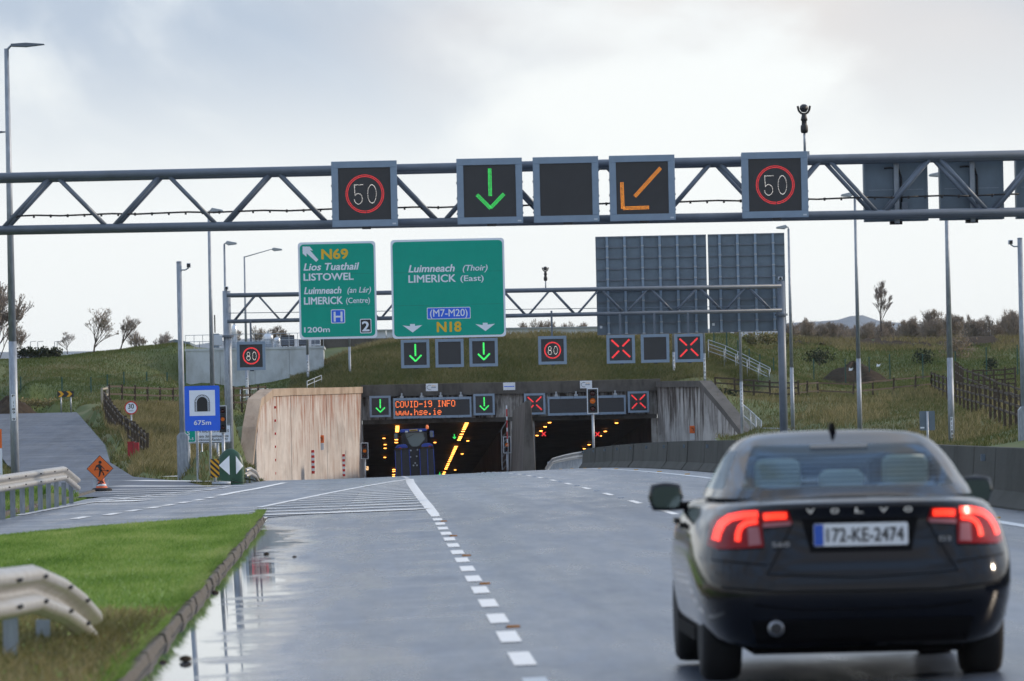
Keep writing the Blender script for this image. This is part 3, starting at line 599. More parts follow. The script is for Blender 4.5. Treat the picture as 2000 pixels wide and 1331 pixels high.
for k, (px, py, lab) in enumerate(((1750,370,'grey back of a matrix sign on near gantry, nearest the mast camera'), (1898,367,'grey back of a matrix sign on near gantry, second from the mast camera'), (2047,364,'grey back of a matrix sign on near gantry, cut by right picture edge'))):
    D = D1+1.35; p = W(px, py, D); s = m(125, D); h = s/2; t = thing('matrix_sign', lab, 'matrix sign', (p.x, D, p.z), 0, 'reversed lane signals on the near gantry')
    MB().box(-h, h, .0, .32, -h, h).build('housing', 'sign_back', t, bevel=.012)
    b = MB(); b.box(-h, h, -.02, -.001, h-.06, h); b.box(-h, h, -.02, -.001, -h, -h+.05); b.box(-h, -h+.05, -.02, -.001, -h+.051, h-.061); b.box(h-.05, h, -.02, -.001, -h+.051, h-.061); b.build('rear_frame', 'sign_back', t)
    MB().box(-.05, .05, -.16, -.021, -h-.05, h-.02).build('mounting_post', 'pole_steel', t, bevel=.01)
    MB().tube([(.11,-.05,-h+.3),(.11,-.05,.25),(.06,-.05,.42),(-.1,-.05,.46),(-.25,-.05,.45)], .02, 8).build('cable', 'black', t, smooth=True)
    MB().box(.1, .24, -.12, -.021, -h+.12, -h+.4).build('junction_box', 'gantry_steel', t, bevel=.01)
    MB().box(-h+.1, h-.1, -.005, -.001, -.015, -.005).build('seam', 'pole_steel', t)
    MB().box(-.1*s, .09*s, .0, .2, -h-.05*s, -h-.003).build('light_sensor', 'black', t)
# ================================================================ gantries
def truss(t, xa, xb, D, depth, zt, zb_, x0, pitch, r, rd, world=True):
    """zt, zb_ functions of X; two planes"""
    for dd in (0, depth):
        MB().cyl((xa, D+dd, zt(xa)), (xb, D+dd, zt(xb)), r, r, 16).build('top_chord', 'gantry_steel', t, world=True, smooth=True)
        MB().cyl((xa, D+dd, zb_(xa)), (xb, D+dd, zb_(xb)), r*.92, r*.92, 16).build('bottom_chord', 'gantry_steel', t, world=True, smooth=True)
        k = math.ceil((xa-x0)/pitch)
        while x0+k*pitch < xb:
            X = x0+k*pitch; g = pitch*.04
            for s in (-1, 1):
                Xb = X+s*pitch/2
                if xa < Xb < xb: MB().cyl((X+s*g, D+dd, zt(X)-r*.5), (Xb-s*g, D+dd, zb_(Xb)+r*.5), rd, rd, 10).build('brace', 'gantry_steel', t, world=True, smooth=True)
            k += 1
    k = math.ceil((xa-x0)/pitch)
    while x0+k*pitch < xb:
        X = x0+k*pitch; MB().cyl((X, D, zt(X)), (X, D+depth, zt(X)), rd, rd, 8).build('cross_tie', 'gantry_steel', t, world=True, smooth=True); MB().cyl((X+pitch/2, D, zb_(X+pitch/2)), (X+pitch/2, D+depth, zb_(X+pitch/2)), rd*.8, rd*.8, 8).build('cross_tie', 'gantry_steel', t, world=True, smooth=True); k += 1
pa, pb = W(320, 339, D1), W(1826, 305.5, D1); qa, qb = W(320, 443, D1), W(1826, 416, D1)
def lin(a, b): return lambda X: a.z+(b.z-a.z)*(X-a.x)/(b.x-a.x)
g1 = thing('sign_gantry', 'dark grey tubular truss gantry spanning the road in the foreground', 'gantry', (-12.4, D1, .2))
truss(g1, -12.4, 21.0, D1, 1.1, lin(pa, pb), lin(qa, qb), pa.x, (W(1826,305,D1).x-pa.x)/7, .088, .046)
for X in (-12.4, 21.0):
    MB().cyl((X, D1+.55, Zr(X, D1)-.2), (X, D1+.55, lin(pa, pb)(X)+.4), .26, .26, 20).build('column', 'gantry_steel', g1, world=True, smooth=True)
ca, cb = W(20, 423, D1+.5), W(1990, 380, D1+.5)
cbl = MB(); nn = 40
pts = [ca.lerp(cb, i/nn)+Vector((0,0,.012*math.sin(i*2.1))) for i in range(nn+1)]; cbl.tube(pts, .021, 6); cbl.build('cable_tray', 'black', g1, world=True, smooth=True)
for i in range(60):
    q = ca.lerp(cb, (i+.4)/60); MB().box(q.x-.02, q.x+.02, q.y-.03, q.y+.03, q.z-.045, q.z+.02).build('cable_clip', 'black', g1, world=True)
def ptz(px, py_ball, py_base, D, s, label, col='black'):
    b = W(px, py_base, D); z = W(px, py_ball, D).z-b.z; t = thing('mast_camera', label, 'camera', (b.x, D, b.z), 0, 'mast cameras on gantries')
    MB().cyl((0,0,0), (0,0,z-.42*s), .028*s, .024*s, 10).build('mast', 'pole_steel', t, smooth=True)
    MB().lathe([(.06*s,z-.5*s),(.075*s,z-.46*s),(.075*s,z-.36*s),(.055*s,z-.33*s),(.05*s,z-.26*s),(.07*s,z-.24*s),(.06*s,z-.19*s),(.05*s,z-.15*s),(.045*s,z-.10*s)], 14).build('motor_housing', col, t, smooth=True)
    y = MB(); pts = [(.115*s*math.cos(R_(a)), 0, z+.01*s+.125*s*math.sin(R_(a))) for a in range(-175, 0, 12)]; y.tube([(-.125*s,0,z+.05*s)]+pts+[(.125*s,0,z+.05*s)], .022*s, 8); y.build('yoke', col, t, smooth=True)
    MB().lathe([(.001,z-.085*s),(.05*s,z-.072*s),(.082*s,z-.025*s),(.088*s,z+.01*s),(.075*s,z+.05*s),(.04*s,z+.08*s),(.001,z+.088*s)], 18).build('camera_ball', 'screen', t, smooth=True)
    MB().cyl((0,-.10*s,z), (0,-.08*s,z), .045*s, .05*s, 14).build('lens', 'black', t, smooth=True)
    MB().box(-.09*s, .09*s, -.06*s, .06*s, -.06*s, .04*s).build('clamp', 'galv', t)
    return t
ptz(1572, 212, 300, D1+.55, 1.05, 'black ball camera on a thin mast above right 50 sign')
D2 = 267.0
ta, tb = W(447, 577, D2), W(1525, 559, D2); ba, bb = W(447, 628, D2), W(1525, 606, D2)
g2 = thing('sign_gantry', 'grey tubular truss gantry farther off carrying the green direction signs', 'gantry', (ta.x-.1, D2, prof(D2)))
xr2 = W(1527, 600, D2).x
truss(g2, ta.x-.1, xr2, D2, .9, lin(ta, tb), lin(ba, bb), W(1077,572,D2).x, m(96, D2), .095, .048)
MB().cyl((xr2, D2+.45, prof(D2)-.3), (xr2, D2+.45, W(1525,549,D2).z), .19, .19, 20).build('column', 'gantry_steel', g2, world=True, smooth=True)
MB().cyl((ta.x-.12, D2+.45, prof(D2)-.3), (ta.x-.12, D2+.45, W(443,568,D2).z), .19, .19, 20).build('column', 'pole_steel', g2, world=True, smooth=True)
for X, py in ((xr2, 626), (ta.x-.12, 645)):
    z = W(1000, py, D2).z; MB().cyl((X, D2+.45, z-.05), (X, D2+.45, z+.05), .30, .30, 16).build('flange', 'gantry_steel', g2, world=True)
ra, rb = W(447, 612, D2-.2), W(1520, 598, D2-.2); MB().cyl(ra, rb, .018, .018, 6).build('cable_tray', 'gantry_steel', g2, world=True)
MB().cyl((ta.x-.7, D2+.45, W(430,650,D2).z), (ta.x-.7, D2+.45, W(430,615,D2).z), .03, .03, 8).build('cable_pipe', 'black', g2, world=True)
MB().box(ta.x-.75, ta.x-.35, D2+.2, D2+.5, W(430,675,D2).z, W(430,655,D2).z).build('control_box', 'clad_white', g2, world=True, bevel=.02)
ptz(1066, 525, 568, D2+.4, 1.15, 'small black ball camera on a mast above the distant gantry')
c = W(1525, 546, D2); t = thing('box_camera', 'small grey camera on top of the distant gantry right column', 'camera', (c.x, D2+.45, W(1525,549,D2).z))
MB().box(-.1,.1,-.22,.18,.06,.2).build('camera_body','clad_white',t,bevel=.02); MB().cyl((0,0,0),(0,0,.07),.04,.04,8).build('bracket','gantry_steel',t); MB().cyl((0,-.25,.13),(0,-.22,.13),.06,.06,10).build('lens','black',t)
c = W(441, 556, D2); t = thing('box_camera', 'small grey camera on top of the distant gantry left column', 'camera', (ta.x-.12, D2+.45, W(443,568,D2).z))
MB().box(-.1,.1,-.22,.18,.06,.2).build('camera_body','clad_white',t,bevel=.02); MB().cyl((0,0,0),(0,0,.07),.04,.04,8).build('bracket','gantry_steel',t); MB().cyl((0,-.25,.13),(0,-.22,.13),.06,.06,10).build('lens','black',t)
S2 = 'lane signals on the distant gantry'
msign(490.5, 695.5, D2-.4, 55, '80', 'square matrix sign showing 80 in a red ring beside left gantry column', S2, mount=1.05)
msign(811, 691.5, D2-.4, 54.5, 'down', 'matrix sign with green arrow under the Limerick East sign, left of a blank one', S2, mount=.3)
msign(878, 690, D2-.4, 54.5, '', 'blank matrix sign under the Limerick East sign between two green arrows', S2, mount=.3)
msign(944.5, 688.5, D2-.4, 54.5, 'down', 'matrix sign with green arrow under the Limerick East sign, right of a blank one', S2, mount=.3)
msign(1079, 684.5, D2-.4, 54.5, '80', 'matrix sign showing 80 in a red ring hanging in the gantry middle', S2, mount=1.2)
msign(1212.5, 682.5, D2-.4, 54.5, 'x', 'matrix sign with red cross under the sign backs, left of a blank one', S2, mount=1.0)
msign(1279.5, 681, D2-.4, 54.5, '', 'blank matrix sign under the sign backs between two red crosses', S2, mount=1.0)
msign(1345.5, 680, D2-.4, 54.5, 'x', 'matrix sign with red cross under the sign backs, right of a blank one', S2, mount=1.0)
S3 = 'lane signals over the tunnel mouths'
DS = DP-.75
msign(742.5, 794.5, DS, 41, 'down', 'matrix sign with green arrow on tunnel headwall, left of the COVID message', S3, tab=False)
msign(945.5, 790.5, DS, 41, 'down', 'matrix sign with green arrow on tunnel headwall, right of the COVID message', S3, tab=False)
msign(1044.5, 789.5, DS, 41, 'x', 'matrix sign with red cross on headwall, partly behind the dividing wall', S3, tab=False)
msign(1247, 785.5, DS, 41, 'x', 'matrix sign with red cross at right end of the tunnel headwall', S3, tab=False)
# dot-matrix message boards
F57 = {'C':'01110 10001 10000 10000 10000 10001 01110','O':'01110 10001 10001 10001 10001 10001 01110','V':'10001 10001 10001 10001 10001 01010 00100','I':'01110 00100 00100 00100 00100 00100 01110','D':'11110 10001 10001 10001 10001 10001 11110','-':'00000 00000 00000 11111 00000 00000 00000','1':'00100 01100 00100 00100 00100 00100 01110','9':'01110 10001 10001 01111 00001 00001 01110','N':'10001 11001 11001 10101 10011 10011 10001','F':'11111 10000 10000 11110 10000 10000 10000','w':'00000 00000 10001 10001 10101 10101 01010','.':'00000 00000 00000 00000 00000 01100 01100','h':'10000 10000 10110 11001 10001 10001 10001','s':'00000 00000 01111 10000 01110 00001 11110','e':'00000 00000 01110 10001 11111 10000 01110','i':'00100 00000 01100 00100 00100 00100 01110'}
def board(pxa, pya, pxb, pyb, label, lines, cells):
    p = W((pxa+pxb)/2, (pya+pyb)/2, DS); hw = m((pxb-pxa)/2, DS); hh = m((pyb-pya)/2, DS); t = thing('message_board', label, 'message board', (p.x, DS, p.z), 0, 'message boards over the tunnel mouths'); f = .15
    MB().box(-hw, hw, .03, .45, -hh, hh).build('housing', 'sign_frame', t, bevel=.02)
    b = MB(); b.box(-hw-.01, hw+.01, -.04, .029, hh-f, hh+.01); b.box(-hw-.01, hw+.01, -.04, .029, -hh-.01, -hh+f); b.box(-hw-.01, -hw+f*.7, -.04, .029, -hh+f+.001, hh-f-.001); b.box(hw-f*.7, hw+.01, -.04, .029, -hh+f+.001, hh-f-.001); b.build('frame', 'sign_frame', t)
    for k in range(1, 6): MB().box(-hw+2*hw*k/6-.012, -hw+2*hw*k/6+.012, -.044, -.041, -hh, -hh+f).build('frame_joint', 'gantry_steel', t); MB().box(-hw+2*hw*k/6-.012, -hw+2*hw*k/6+.012, -.044, -.041, hh-f, hh).build('frame_joint', 'gantry_steel', t)
    MB().box(-hw+f*.7, hw-f*.7, .004, .028, -hh+f, hh-f).build('screen', 'screen', t)
    cw = (2*hw-1.6*f)/cells; ch = (2*hh-2*f)/2
    for r in range(2):
        for i in range(cells):
            led = MB()
            x0 = -hw+f*.8+cw*i; z0 = hh-f-ch*(r+1); ch_ = lines[r][i] if i < len(lines[r]) else ' '
            MB().box(x0+cw*.10, x0+cw*.90, -.003, .003, z0+ch*.10, z0+ch*.92).build('character_cell', 'led_off', t)
            if ch_ != ' ':
                for rr, row in enumerate(F57[ch_].split()):
                    for cc, v in enumerate(row):
                        if v == '1': dots(led, [(x0+cw*(.16+.17*cc), z0+ch*(.86-.118*rr))], cw*.098, -.006)
                led.build('led_character', 'led_orange', t)['kind'] = 'stuff'
    for k in (-.78, -.27, .22, .74):
        b = MB(); b.box(hw*k-.12, hw*k+.12, -.02, .35, hh+.02, hh+.14); b.box(hw*k-.05, hw*k+.05, .1, .5, hh+.14, hh+.34); b.build('mounting_bracket', 'galv', t)
    return t
board(768.5, 777, 920.5, 816.5, 'long dot-matrix board reading COVID-19 INFO over left tunnel mouth', ('COVID-19 INFO', 'www.hse.ie'), 16)
board(1070, 774, 1222, 810.5, 'blank long dot-matrix board over the right tunnel mouth', ('', ''), 16)
for k, (px, py, lab) in enumerate(((843.5,757,'white notice plate with curved logo on coping above COVID board'), (994.5,755,'white notice plate with thin blue print on the coping centre'), (1144.5,751.5,'white notice plate with curved logo on coping above the traffic light'))):
    p = W(px, py, DP-.32); t = thing('notice_plate', lab, 'notice', (p.x, DP-.32, p.z), 0, 'plates on the tunnel coping')
    MB().box(-.40,.40,-.0,.03,-.25,.25).build('plate', 'white_paint', t, bevel=.01)
    if k != 1:
        MB().tube([( -.12+.2*math.cos(R_(a)), -.01, .15*math.sin(R_(a))) for a in range(70, 300, 20)], .016, 5).build('swoosh', 'gantry_steel', t)
        MB().box(-.05,.27,-.006,-.001,-.03,.03).build('print_line', 'sign_frame', t); MB().box(-.02,.24,-.006,-.001,.08,.11).build('print_line', 'hazard_yellow', t)
    else: MB().box(-.34,.34,-.006,-.001,-.035,.02).build('print_line', 'sign_blue', t)
# ---------------------------------------------------------------- traffic lights
def tlight(x0, y0, x1, y1, D, pole_py, label, lit=False):
    p = W((x0+x1)/2, (y0+y1)/2, D); hw, hh = m((x1-x0)/2, D), m((y1-y0)/2, D); zb_ = W((x0+x1)/2, pole_py, D).z-p.z
    t = thing('traffic_light', label, 'traffic light', (p.x, D, p.z+zb_), 0, 'traffic lights at the tunnel'); o = -zb_; e = hw*.17
    MB().box(-hw, hw, 0, .02, -hh+o, hh+o).build('backing_border', 'white_paint', t)
    MB().box(-hw+e, hw-e, -.02, -.002, -hh+e+o, hh-e+o).build('backing_board', 'black', t)
    MB().box(-hw*.52, hw*.52, .021, .22, -hh*.9+o, hh*.9+o).build('signal_head', 'black', t, bevel=.02)
    for k, (mt, z) in enumerate((('lens_red', .6), ('lens_amber', 0), ('lens_green', -.6))):
        r = min(hw*.5, hh*.26); q = o+z*hh
        MB().cyl((0,-.045,q), (0,-.021,q), r*.8, r, 16).build('lens', mt, t, smooth=True)
        v = MB(); n = 10; a0 = [R_(-20+220*i/n) for i in range(n+1)]
        v.add([(r*1.08*math.cos(a),-.021,q+r*1.08*math.sin(a)) for a in a0]+[(r*1.12*math.cos(a),-.021-r*1.3*(.25+.75*max(0,math.sin(a))),q+r*1.12*math.sin(a)) for a in a0], [(i,i+1,n+2+i,n+1+i) for i in range(n)]); v.build('visor', 'black', t)
    MB().cyl((0,.12,0), (0,.12,o-hh*.9), .06, .06, 12).build('pole', 'galv', t, smooth=True)
mat('lens_red', (.05,.004,.004), .2); mat('lens_amber', (.22,.05,.004), .2, emit=(1,.25,.02), estr=.12); mat('lens_green', (.05,.006,.004), .2)
tlight(1146.5, 758.5, 1168.5, 808.5, 262, 905, 'tall three-lens traffic light with white border on the central reserve')
tlight(705, 865, 719.5, 897, 366, 960, 'small traffic light with white border at left edge of tunnel mouth')
tlight(983, 853, 998, 885.5, 345, 948, 'small traffic light with white border beside the dividing wall')
tlight(427, 792.5, 443, 846, 200, 934, 'three-lens traffic light half hidden behind blue tunnel sign')
# orange emergency panels
def sos(px, py, D, x, label, s=1.0, grp='orange emergency cabinets'):
    p = W(px, py, D); t = thing('emergency_cabinet', label, 'emergency cabinet', (p.x, D, p.z), 0, grp)
    MB().box(-.17*s,.17*s,0,.2,-.05*s,.42*s).build('orange_panel','sign_orange',t,bevel=.02)
    MB().box(-.15*s,.15*s,.02,.22,-.48*s,-.06*s).build('lower_box','clad_white',t,bevel=.02)
    g = MB(); g.tube([(-.06*s,-.012,.28*s),(.03*s,-.012,.26*s),(.06*s,-.012,.18*s),(.05*s,-.012,.08*s)], .022*s, 6); g.build('handset_symbol','black',t)
d_ = hit(628, wallL); sos(627.5, 864, d_-1.0, 0, 'orange emergency phone cabinet on the pink left retaining wall', 1.0)
d_ = hit(1353, wallR, 300); sos(1352.5, 845, d_-1.0, 0, 'orange emergency phone cabinet on the dark right retaining wall', 1.0)
# red and white marker strips and reflectors on the left wing wall
for px, ya, yb, lab in ((610,879.5,925.5,'red and white striped marker strip on pink wall, left of two'), (670,887.5,931,'red and white striped marker strip on pink wall, right of two')):
    d_ = hit(px, wallL)-1.2; a, b_ = W(px, yb, d_), W(px, ya, d_); t = thing('marker_strip', lab, 'marker', (a.x, d_, a.z), 0, 'striped marker strips on the wing wall'); hh = (b_.z-a.z)/9
    for k in range(9): MB().box(-.15,.15,-.01-.002*(k%2),.02,hh*k,hh*(k+1)-.001).build('stripe', 'sign_red' if k%2 == 0 else 'white_paint', t)
    MB().box(-.12,.12,.021,.5,0,hh*9).build('backing_plate','galv',t)
for k, py in enumerate((796,822,847.5,873,899,925)):
    d_ = hit(537.5, wallL)-.5; p = W(537.5, py, d_); o = MB().box(-.05,.05,-.03,.15,-.07,.07).build('wall_reflector','sign_red',bevel=.01); o.location = p; tag(o, 'small red reflector in the vertical row at left end of pink wall', 'reflector', 'row of wall reflectors')
# swing gate arm at the dividing wall
p = W(989, 918, 343); t = thing('gate_arm', 'raised red and white gate arm with lattice stand beside dividing wall', 'barrier gate', (p.x, 343, p.z))
zt_ = W(992, 792, 343).z-p.z
for k in range(10): MB().box(.06,.13,-.03,.03,zt_*.42+zt_*.58*k/10,zt_*.42+zt_*.58*(k+1)/10-.001).build('arm_stripe','sign_red' if k%3 else 'white_paint',t)
b = MB(); b.bar((-.25,0,0),(-.25,0,zt_*.62),.04,.04); b.bar((.14,0,0),(.14,0,zt_*.72),.04,.04); b.bar((-.25,0,zt_*.62),(.14,0,zt_*.78),.03,.03); b.build('stand','galv',t)
for k in range(6): MB().bar((-.25,0,zt_*.1*k),(.14,0,zt_*.1*(k+1)),.025,.025).build('lattice_bar','galv',t)
# ---------------------------------------------------------------- lights in the tunnel
def ceilD(px, py, drop=.2):
    lo, hi = 381.0, 800.0
    f = lambda D: W(px, py, D).z-(soffit(D)-drop)
    for _ in range(50):
        md = (lo+hi)/2
        if f(md) < 0: lo = md
        else: hi = md
    return lo
lm = MB(); lm.hexa([(-.10,-.08,-.035),(.10,-.08,-.035),(.10,.08,-.035),(-.10,.08,-.035),(-.14,-.1,.03),(.14,-.1,.03),(.14,.1,.03),(-.14,.1,.03)])
lmesh = None
def lum(px, py, label, grp, sc=1.0):
    global lmesh
    D = max(382, ceilD(px, py)); p = W(px, py, D)
    o = lm.build('tunnel_light', 'sodium') if lmesh is None else link('tunnel_light', lmesh); lmesh = o.data
    o.location = (p.x, D, p.z); o.scale = (sc, 1, sc); tag(o, label, 'ceiling light', grp)
for zy in (778,791,803,815,828,845,868,888,900,915,968,980,992,1005,1018,1030,1046,1060,1075,1090,1108,1121,1136,1150,1176,1190):
    py = 640+zy/4.16; lum(912-(py-826)*.455, py, 'orange ceiling lamp in the bright slanting row of left tunnel', 'bright lamp row in left tunnel')
for zx, zy in ((400,803),(400,814),(399,825),(398,836),(398,846),(392,912),(391,935),(371,1155),(371,1170),(370,1196),(369,1211)): lum(680+zx/4.16, 640+zy/4.16, 'orange ceiling lamp in the row behind the tractor', 'lamp row behind the tractor')
for zx, zy in ((291,901),(300,952),(300,982),(298,1056)): lum(680+zx/4.16, 640+zy/4.16, 'small single orange lamp left of the tractor in tunnel', 'sparse lamps left of tractor', .8)
for zx, zy in ((705,935),(972,922),(926,1028),(869,1158)): lum(680+zx/4.16, 640+zy/4.16, 'small single orange lamp right of the tractor in tunnel', 'sparse lamps right of tractor', .8)
for zx, zy in ((359,715),(326,746),(294,778),(265,812)): lum(980+zx/3.846, 640+zy/3.846, 'small orange lamp left of the mast in right tunnel', 'left lamps in right tunnel', .85)
for zx, zy in ((862,718),(778,781),(741,815),(656,881),(620,911)): lum(980+zx/3.846, 640+zy/3.846, 'small orange lamp beside the mast in right tunnel', 'right lamps in right tunnel', .85)
def small_sig(px, py, hpx, kind, label):
    D = max(384, ceilD(px, py-hpx/2)); p = W(px, py, D); s = m(hpx, D)
    t = thing('lane_signal', label, 'lane signal', (p.x, D, p.z), 0, 'lane signals inside the tunnels')
    MB().box(-s*.55,s*.55,.02,.2,-s*.55,s*.55).build('housing','black',t)
    b = MB()
    if kind == 'x': b.bar((-s*.38,0,-s*.4),(s*.38,0,s*.4),.02,s*.17); b.bar((-s*.38,.002,s*.4),(s*.38,.002,-s*.4),.02,s*.17); b.build('led_cross','led_red',t)
    else: b.bar((0,0,s*.5),(0,0,-s*.2),s*.14,.02); b.bar((-s*.3,.002,-s*.1),(0,.002,-s*.42),.02,s*.15); b.bar((s*.3,.004,-s*.1),(0,.004,-s*.42),.02,s*.15); b.build('led_arrow','led_green',t)
small_sig(887.5, 853, 9.5, 'd', 'small green arrow signal inside the left tunnel, upper one')
small_sig(859, 926, 7, 'd', 'tiny green arrow signal deep inside the left tunnel')
small_sig(1062, 848, 10, 'x', 'small red cross signal in right tunnel, left of the mast')
small_sig(1167, 848.5, 10, 'x', 'small red cross signal in right tunnel, right of the mast')
p = W(716, 915, 396); t = thing('exit_sign', 'small glowing orange exit sign on the left tunnel wall', 'exit sign', (p.x, 396, p.z))
mat('exit_glow', (.5,.3,.1), .5, emit=(1,.62,.30), estr=.9)
MB().box(-.13,.13,0,.06,-.13,.13).build('lit_panel','exit_glow',t); b = MB(); b.bar((-.06,-.01,.06),(.05,-.01,.03),.03,.035); b.bar((.05,-.012,.03),(.02,-.012,-.08),.03,.035); b.build('figure','sign_orange',t)
# ================================================================ direction signs
def loc2(t, D): return lambda px, py: (lambda p: (p.x-t.location.x, p.z-t.location.z))(W(px, py, D))
DG = D2-.45
def dsign(x0, y0, x1, y1, label, r=.16):
    c = W((x0+x1)/2, (y0+y1)/2, DG); t = thing('direction_sign', label, 'road sign', (c.x, DG, c.z), 0, 'green direction signs on the distant gantry'); hw, hh = m((x1-x0)/2, DG), m((y1-y0)/2, DG); e = .088
    MB().prism(rrect(-hw, hw, -hh, hh, r), 0, .05).build('border_panel', 'sign_white', t)
    MB().prism(rrect(-hw+e, hw-e, -hh+e*1.1, hh-e*1.1, r*1.15), -.006, -.001).build('green_panel', 'sign_green', t)
    for k in range(1, 3): MB().box(-hw+e+.03, hw-e-.03, -.0075, -.0065, hh-2*hh*k/3-.004, hh-2*hh*k/3+.004).build('panel_seam', 'seam_green', t)
    for k in (-.6, 0, .6): MB().box(hw*k-.05, hw*k+.05, .051, .14, -hh+.1, hh-.1).build('rear_post', 'gantry_steel', t)
    return t, (lambda zx, zy: loc2(t, DG)(560+zx/4.545, 450+zy/4.545)), (lambda z: m(z/4.545, DG))
mat('seam_green', (.004,.12,.078), .5)
def tx(t, q, k, s, xa, xb, base, cap, mt='sign_white', shear=0, bold=.034, name='lettering'):
    x, z = q(xa, base); return text(name, s, x, z, k(cap), mt, t, -.012, shear, bold, k(xb-xa))
IT = .22
t, q, k = dsign(583.5, 472.5, 735, 662, 'green sign N69 Listowel and Limerick Centre with up-left arrow')
tx(t,q,k,'N69',312,542,256,86,'sign_yellow',0,.045); tx(t,q,k,'Lios Tuathail',152,642,358,62,shear=IT); tx(t,q,k,'LISTOWEL',152,592,448,62); tx(t,q,k,'Luimneach',156,484,567,60,shear=IT); tx(t,q,k,'(an Lár)',540,748,556,50,shear=IT,bold=.015)
tx(t,q,k,'LIMERICK',156,496,660,64); tx(t,q,k,'(Centre)',528,738,648,48,bold=.015); tx(t,q,k,'1200m',157,382,908,46)
def poly(t, q, pts, mt, name, y=-.012): return MB().prism([q(*p) for p in pts], y-.003, y).build(name, mt, t)
poly(t,q,[(140,145),(142,208),(176,237),(176,205),(262,282),(280,262),(207,178),(233,182),(205,146)],'sign_white','arrow')
def patch(t, q, x0, y0, x1, y1, mt, name, e=7):
    a, b_ = q((x0+x1)/2, (y0+y1)/2); hw = m((x1-x0)/2/4.545, DG); hh = m((y1-y0)/2/4.545, DG); ee = m(e/4.545, DG)
    o = MB().prism([(a+x, b_+z) for x, z in rrect(-hw, hw, -hh, hh, ee*1.6)], -.012, -.008).build(name, 'sign_white', t)
    MB().prism([(a+x, b_+z) for x, z in rrect(-hw+ee, hw-ee, -hh+ee, hh-ee, ee)], -.016, -.0125).build('patch_field', mt, o); return o
o = patch(t,q,393,703,518,827,'sign_blue','hospital_patch'); x, z = q(420, 810); text('letter', 'H', x, z, m(86/4.545,DG), 'sign_white', o, -.02, 0, .03, m(74/4.545,DG))
o = patch(t,q,651,787,752,915,'black','exit_number_patch'); x, z = q(672, 896); text('digit', '2', x, z, m(86/4.545,DG), 'sign_white', o, -.02, 0, .04, m(60/4.545,DG))
t, q, k = dsign(764.5, 467, 986.5, 660, 'large green sign Limerick East with M7-M20 patch and N18')
tx(t,q,k,'Luimneach',1083,1490,374,64,shear=IT); tx(t,q,k,'(Thoir)',1564,1783,361,52,shear=IT,bold=.018); tx(t,q,k,'LIMERICK',1083,1500,466,66,bold=.028); tx(t,q,k,'(East)',1543,1748,452,50,bold=.02)
tx(t,q,k,'N18',1337,1547,902,86,'sign_yellow',0,.045)
o = patch(t,q,1245,684,1632,788,'sign_blue','motorway_patch',6); x, z = q(1273, 768); text('lettering', '(M7-M20)', x, z, m(64/4.545,DG), 'sign_white', o, -.02, 0, .012, m(332/4.545,DG))
poly(t,q,[(1030,846),(1118,908),(1205,842),(1138,850),(1138,833),(1095,833),(1095,853)],'sign_white','arrow')
poly(t,q,[(1675,834),(1765,895),(1850,830),(1783,838),(1783,822),(1740,822),(1740,842)],'sign_white','arrow')
def back_sign(x0, y0, x1, y1, nv, label):
    D = D2+1.6; c = W((x0+x1)/2, (y0+y1)/2, D); t = thing('direction_sign', label, 'road sign', (c.x, D, c.z), 0, 'sign backs facing the oncoming traffic'); hw, hh = m((x1-x0)/2, D), m((y1-y0)/2, D)
    n = 9
    for i in range(n): MB().box(-hw, hw, 0, .03, -hh+2*hh*i/n+.006, -hh+2*hh*(i+1)/n-.006).build('sheet', 'sign_back', t)
    MB().box(-hw+.02, hw-.02, .031, .05, -hh+.02, hh-.02).build('face_panel', 'sign_white', t)
    for i in range(n+1): z = -hh+2*hh*i/n; z = min(max(z, -hh+.03), hh-.03); MB().box(-hw, hw, -.05, -.001, z-.03, z+.03).build('rail', 'gantry_steel', t)
    for i in range(nv):
        x = -hw+2*hw*(i+.65)/(nv+.3); MB().box(x-.055, x+.055, -.14, -.051, -hh+.02, hh-.02).build('post', 'sign_frame', t)
        for j in range(n): MB().box(x-.07, x+.07, -.155, -.141, -hh+2*hh*(j+.0)/n-.02+.04, -hh+2*hh*j/n+.08).build('clip', 'galv', t)
    MB().box(-hw+.12, -hw+.24, -.004, -.001, -hh+.32, -hh+.44).build('maker_sticker', 'white_paint', t)
back_sign(1164.5, 460.5, 1381, 653, 6, 'ribbed grey back of the larger direction sign on distant gantry')
back_sign(1384, 456.5, 1534, 648.5, 4, 'ribbed grey back of the smaller direction sign beside gantry column')
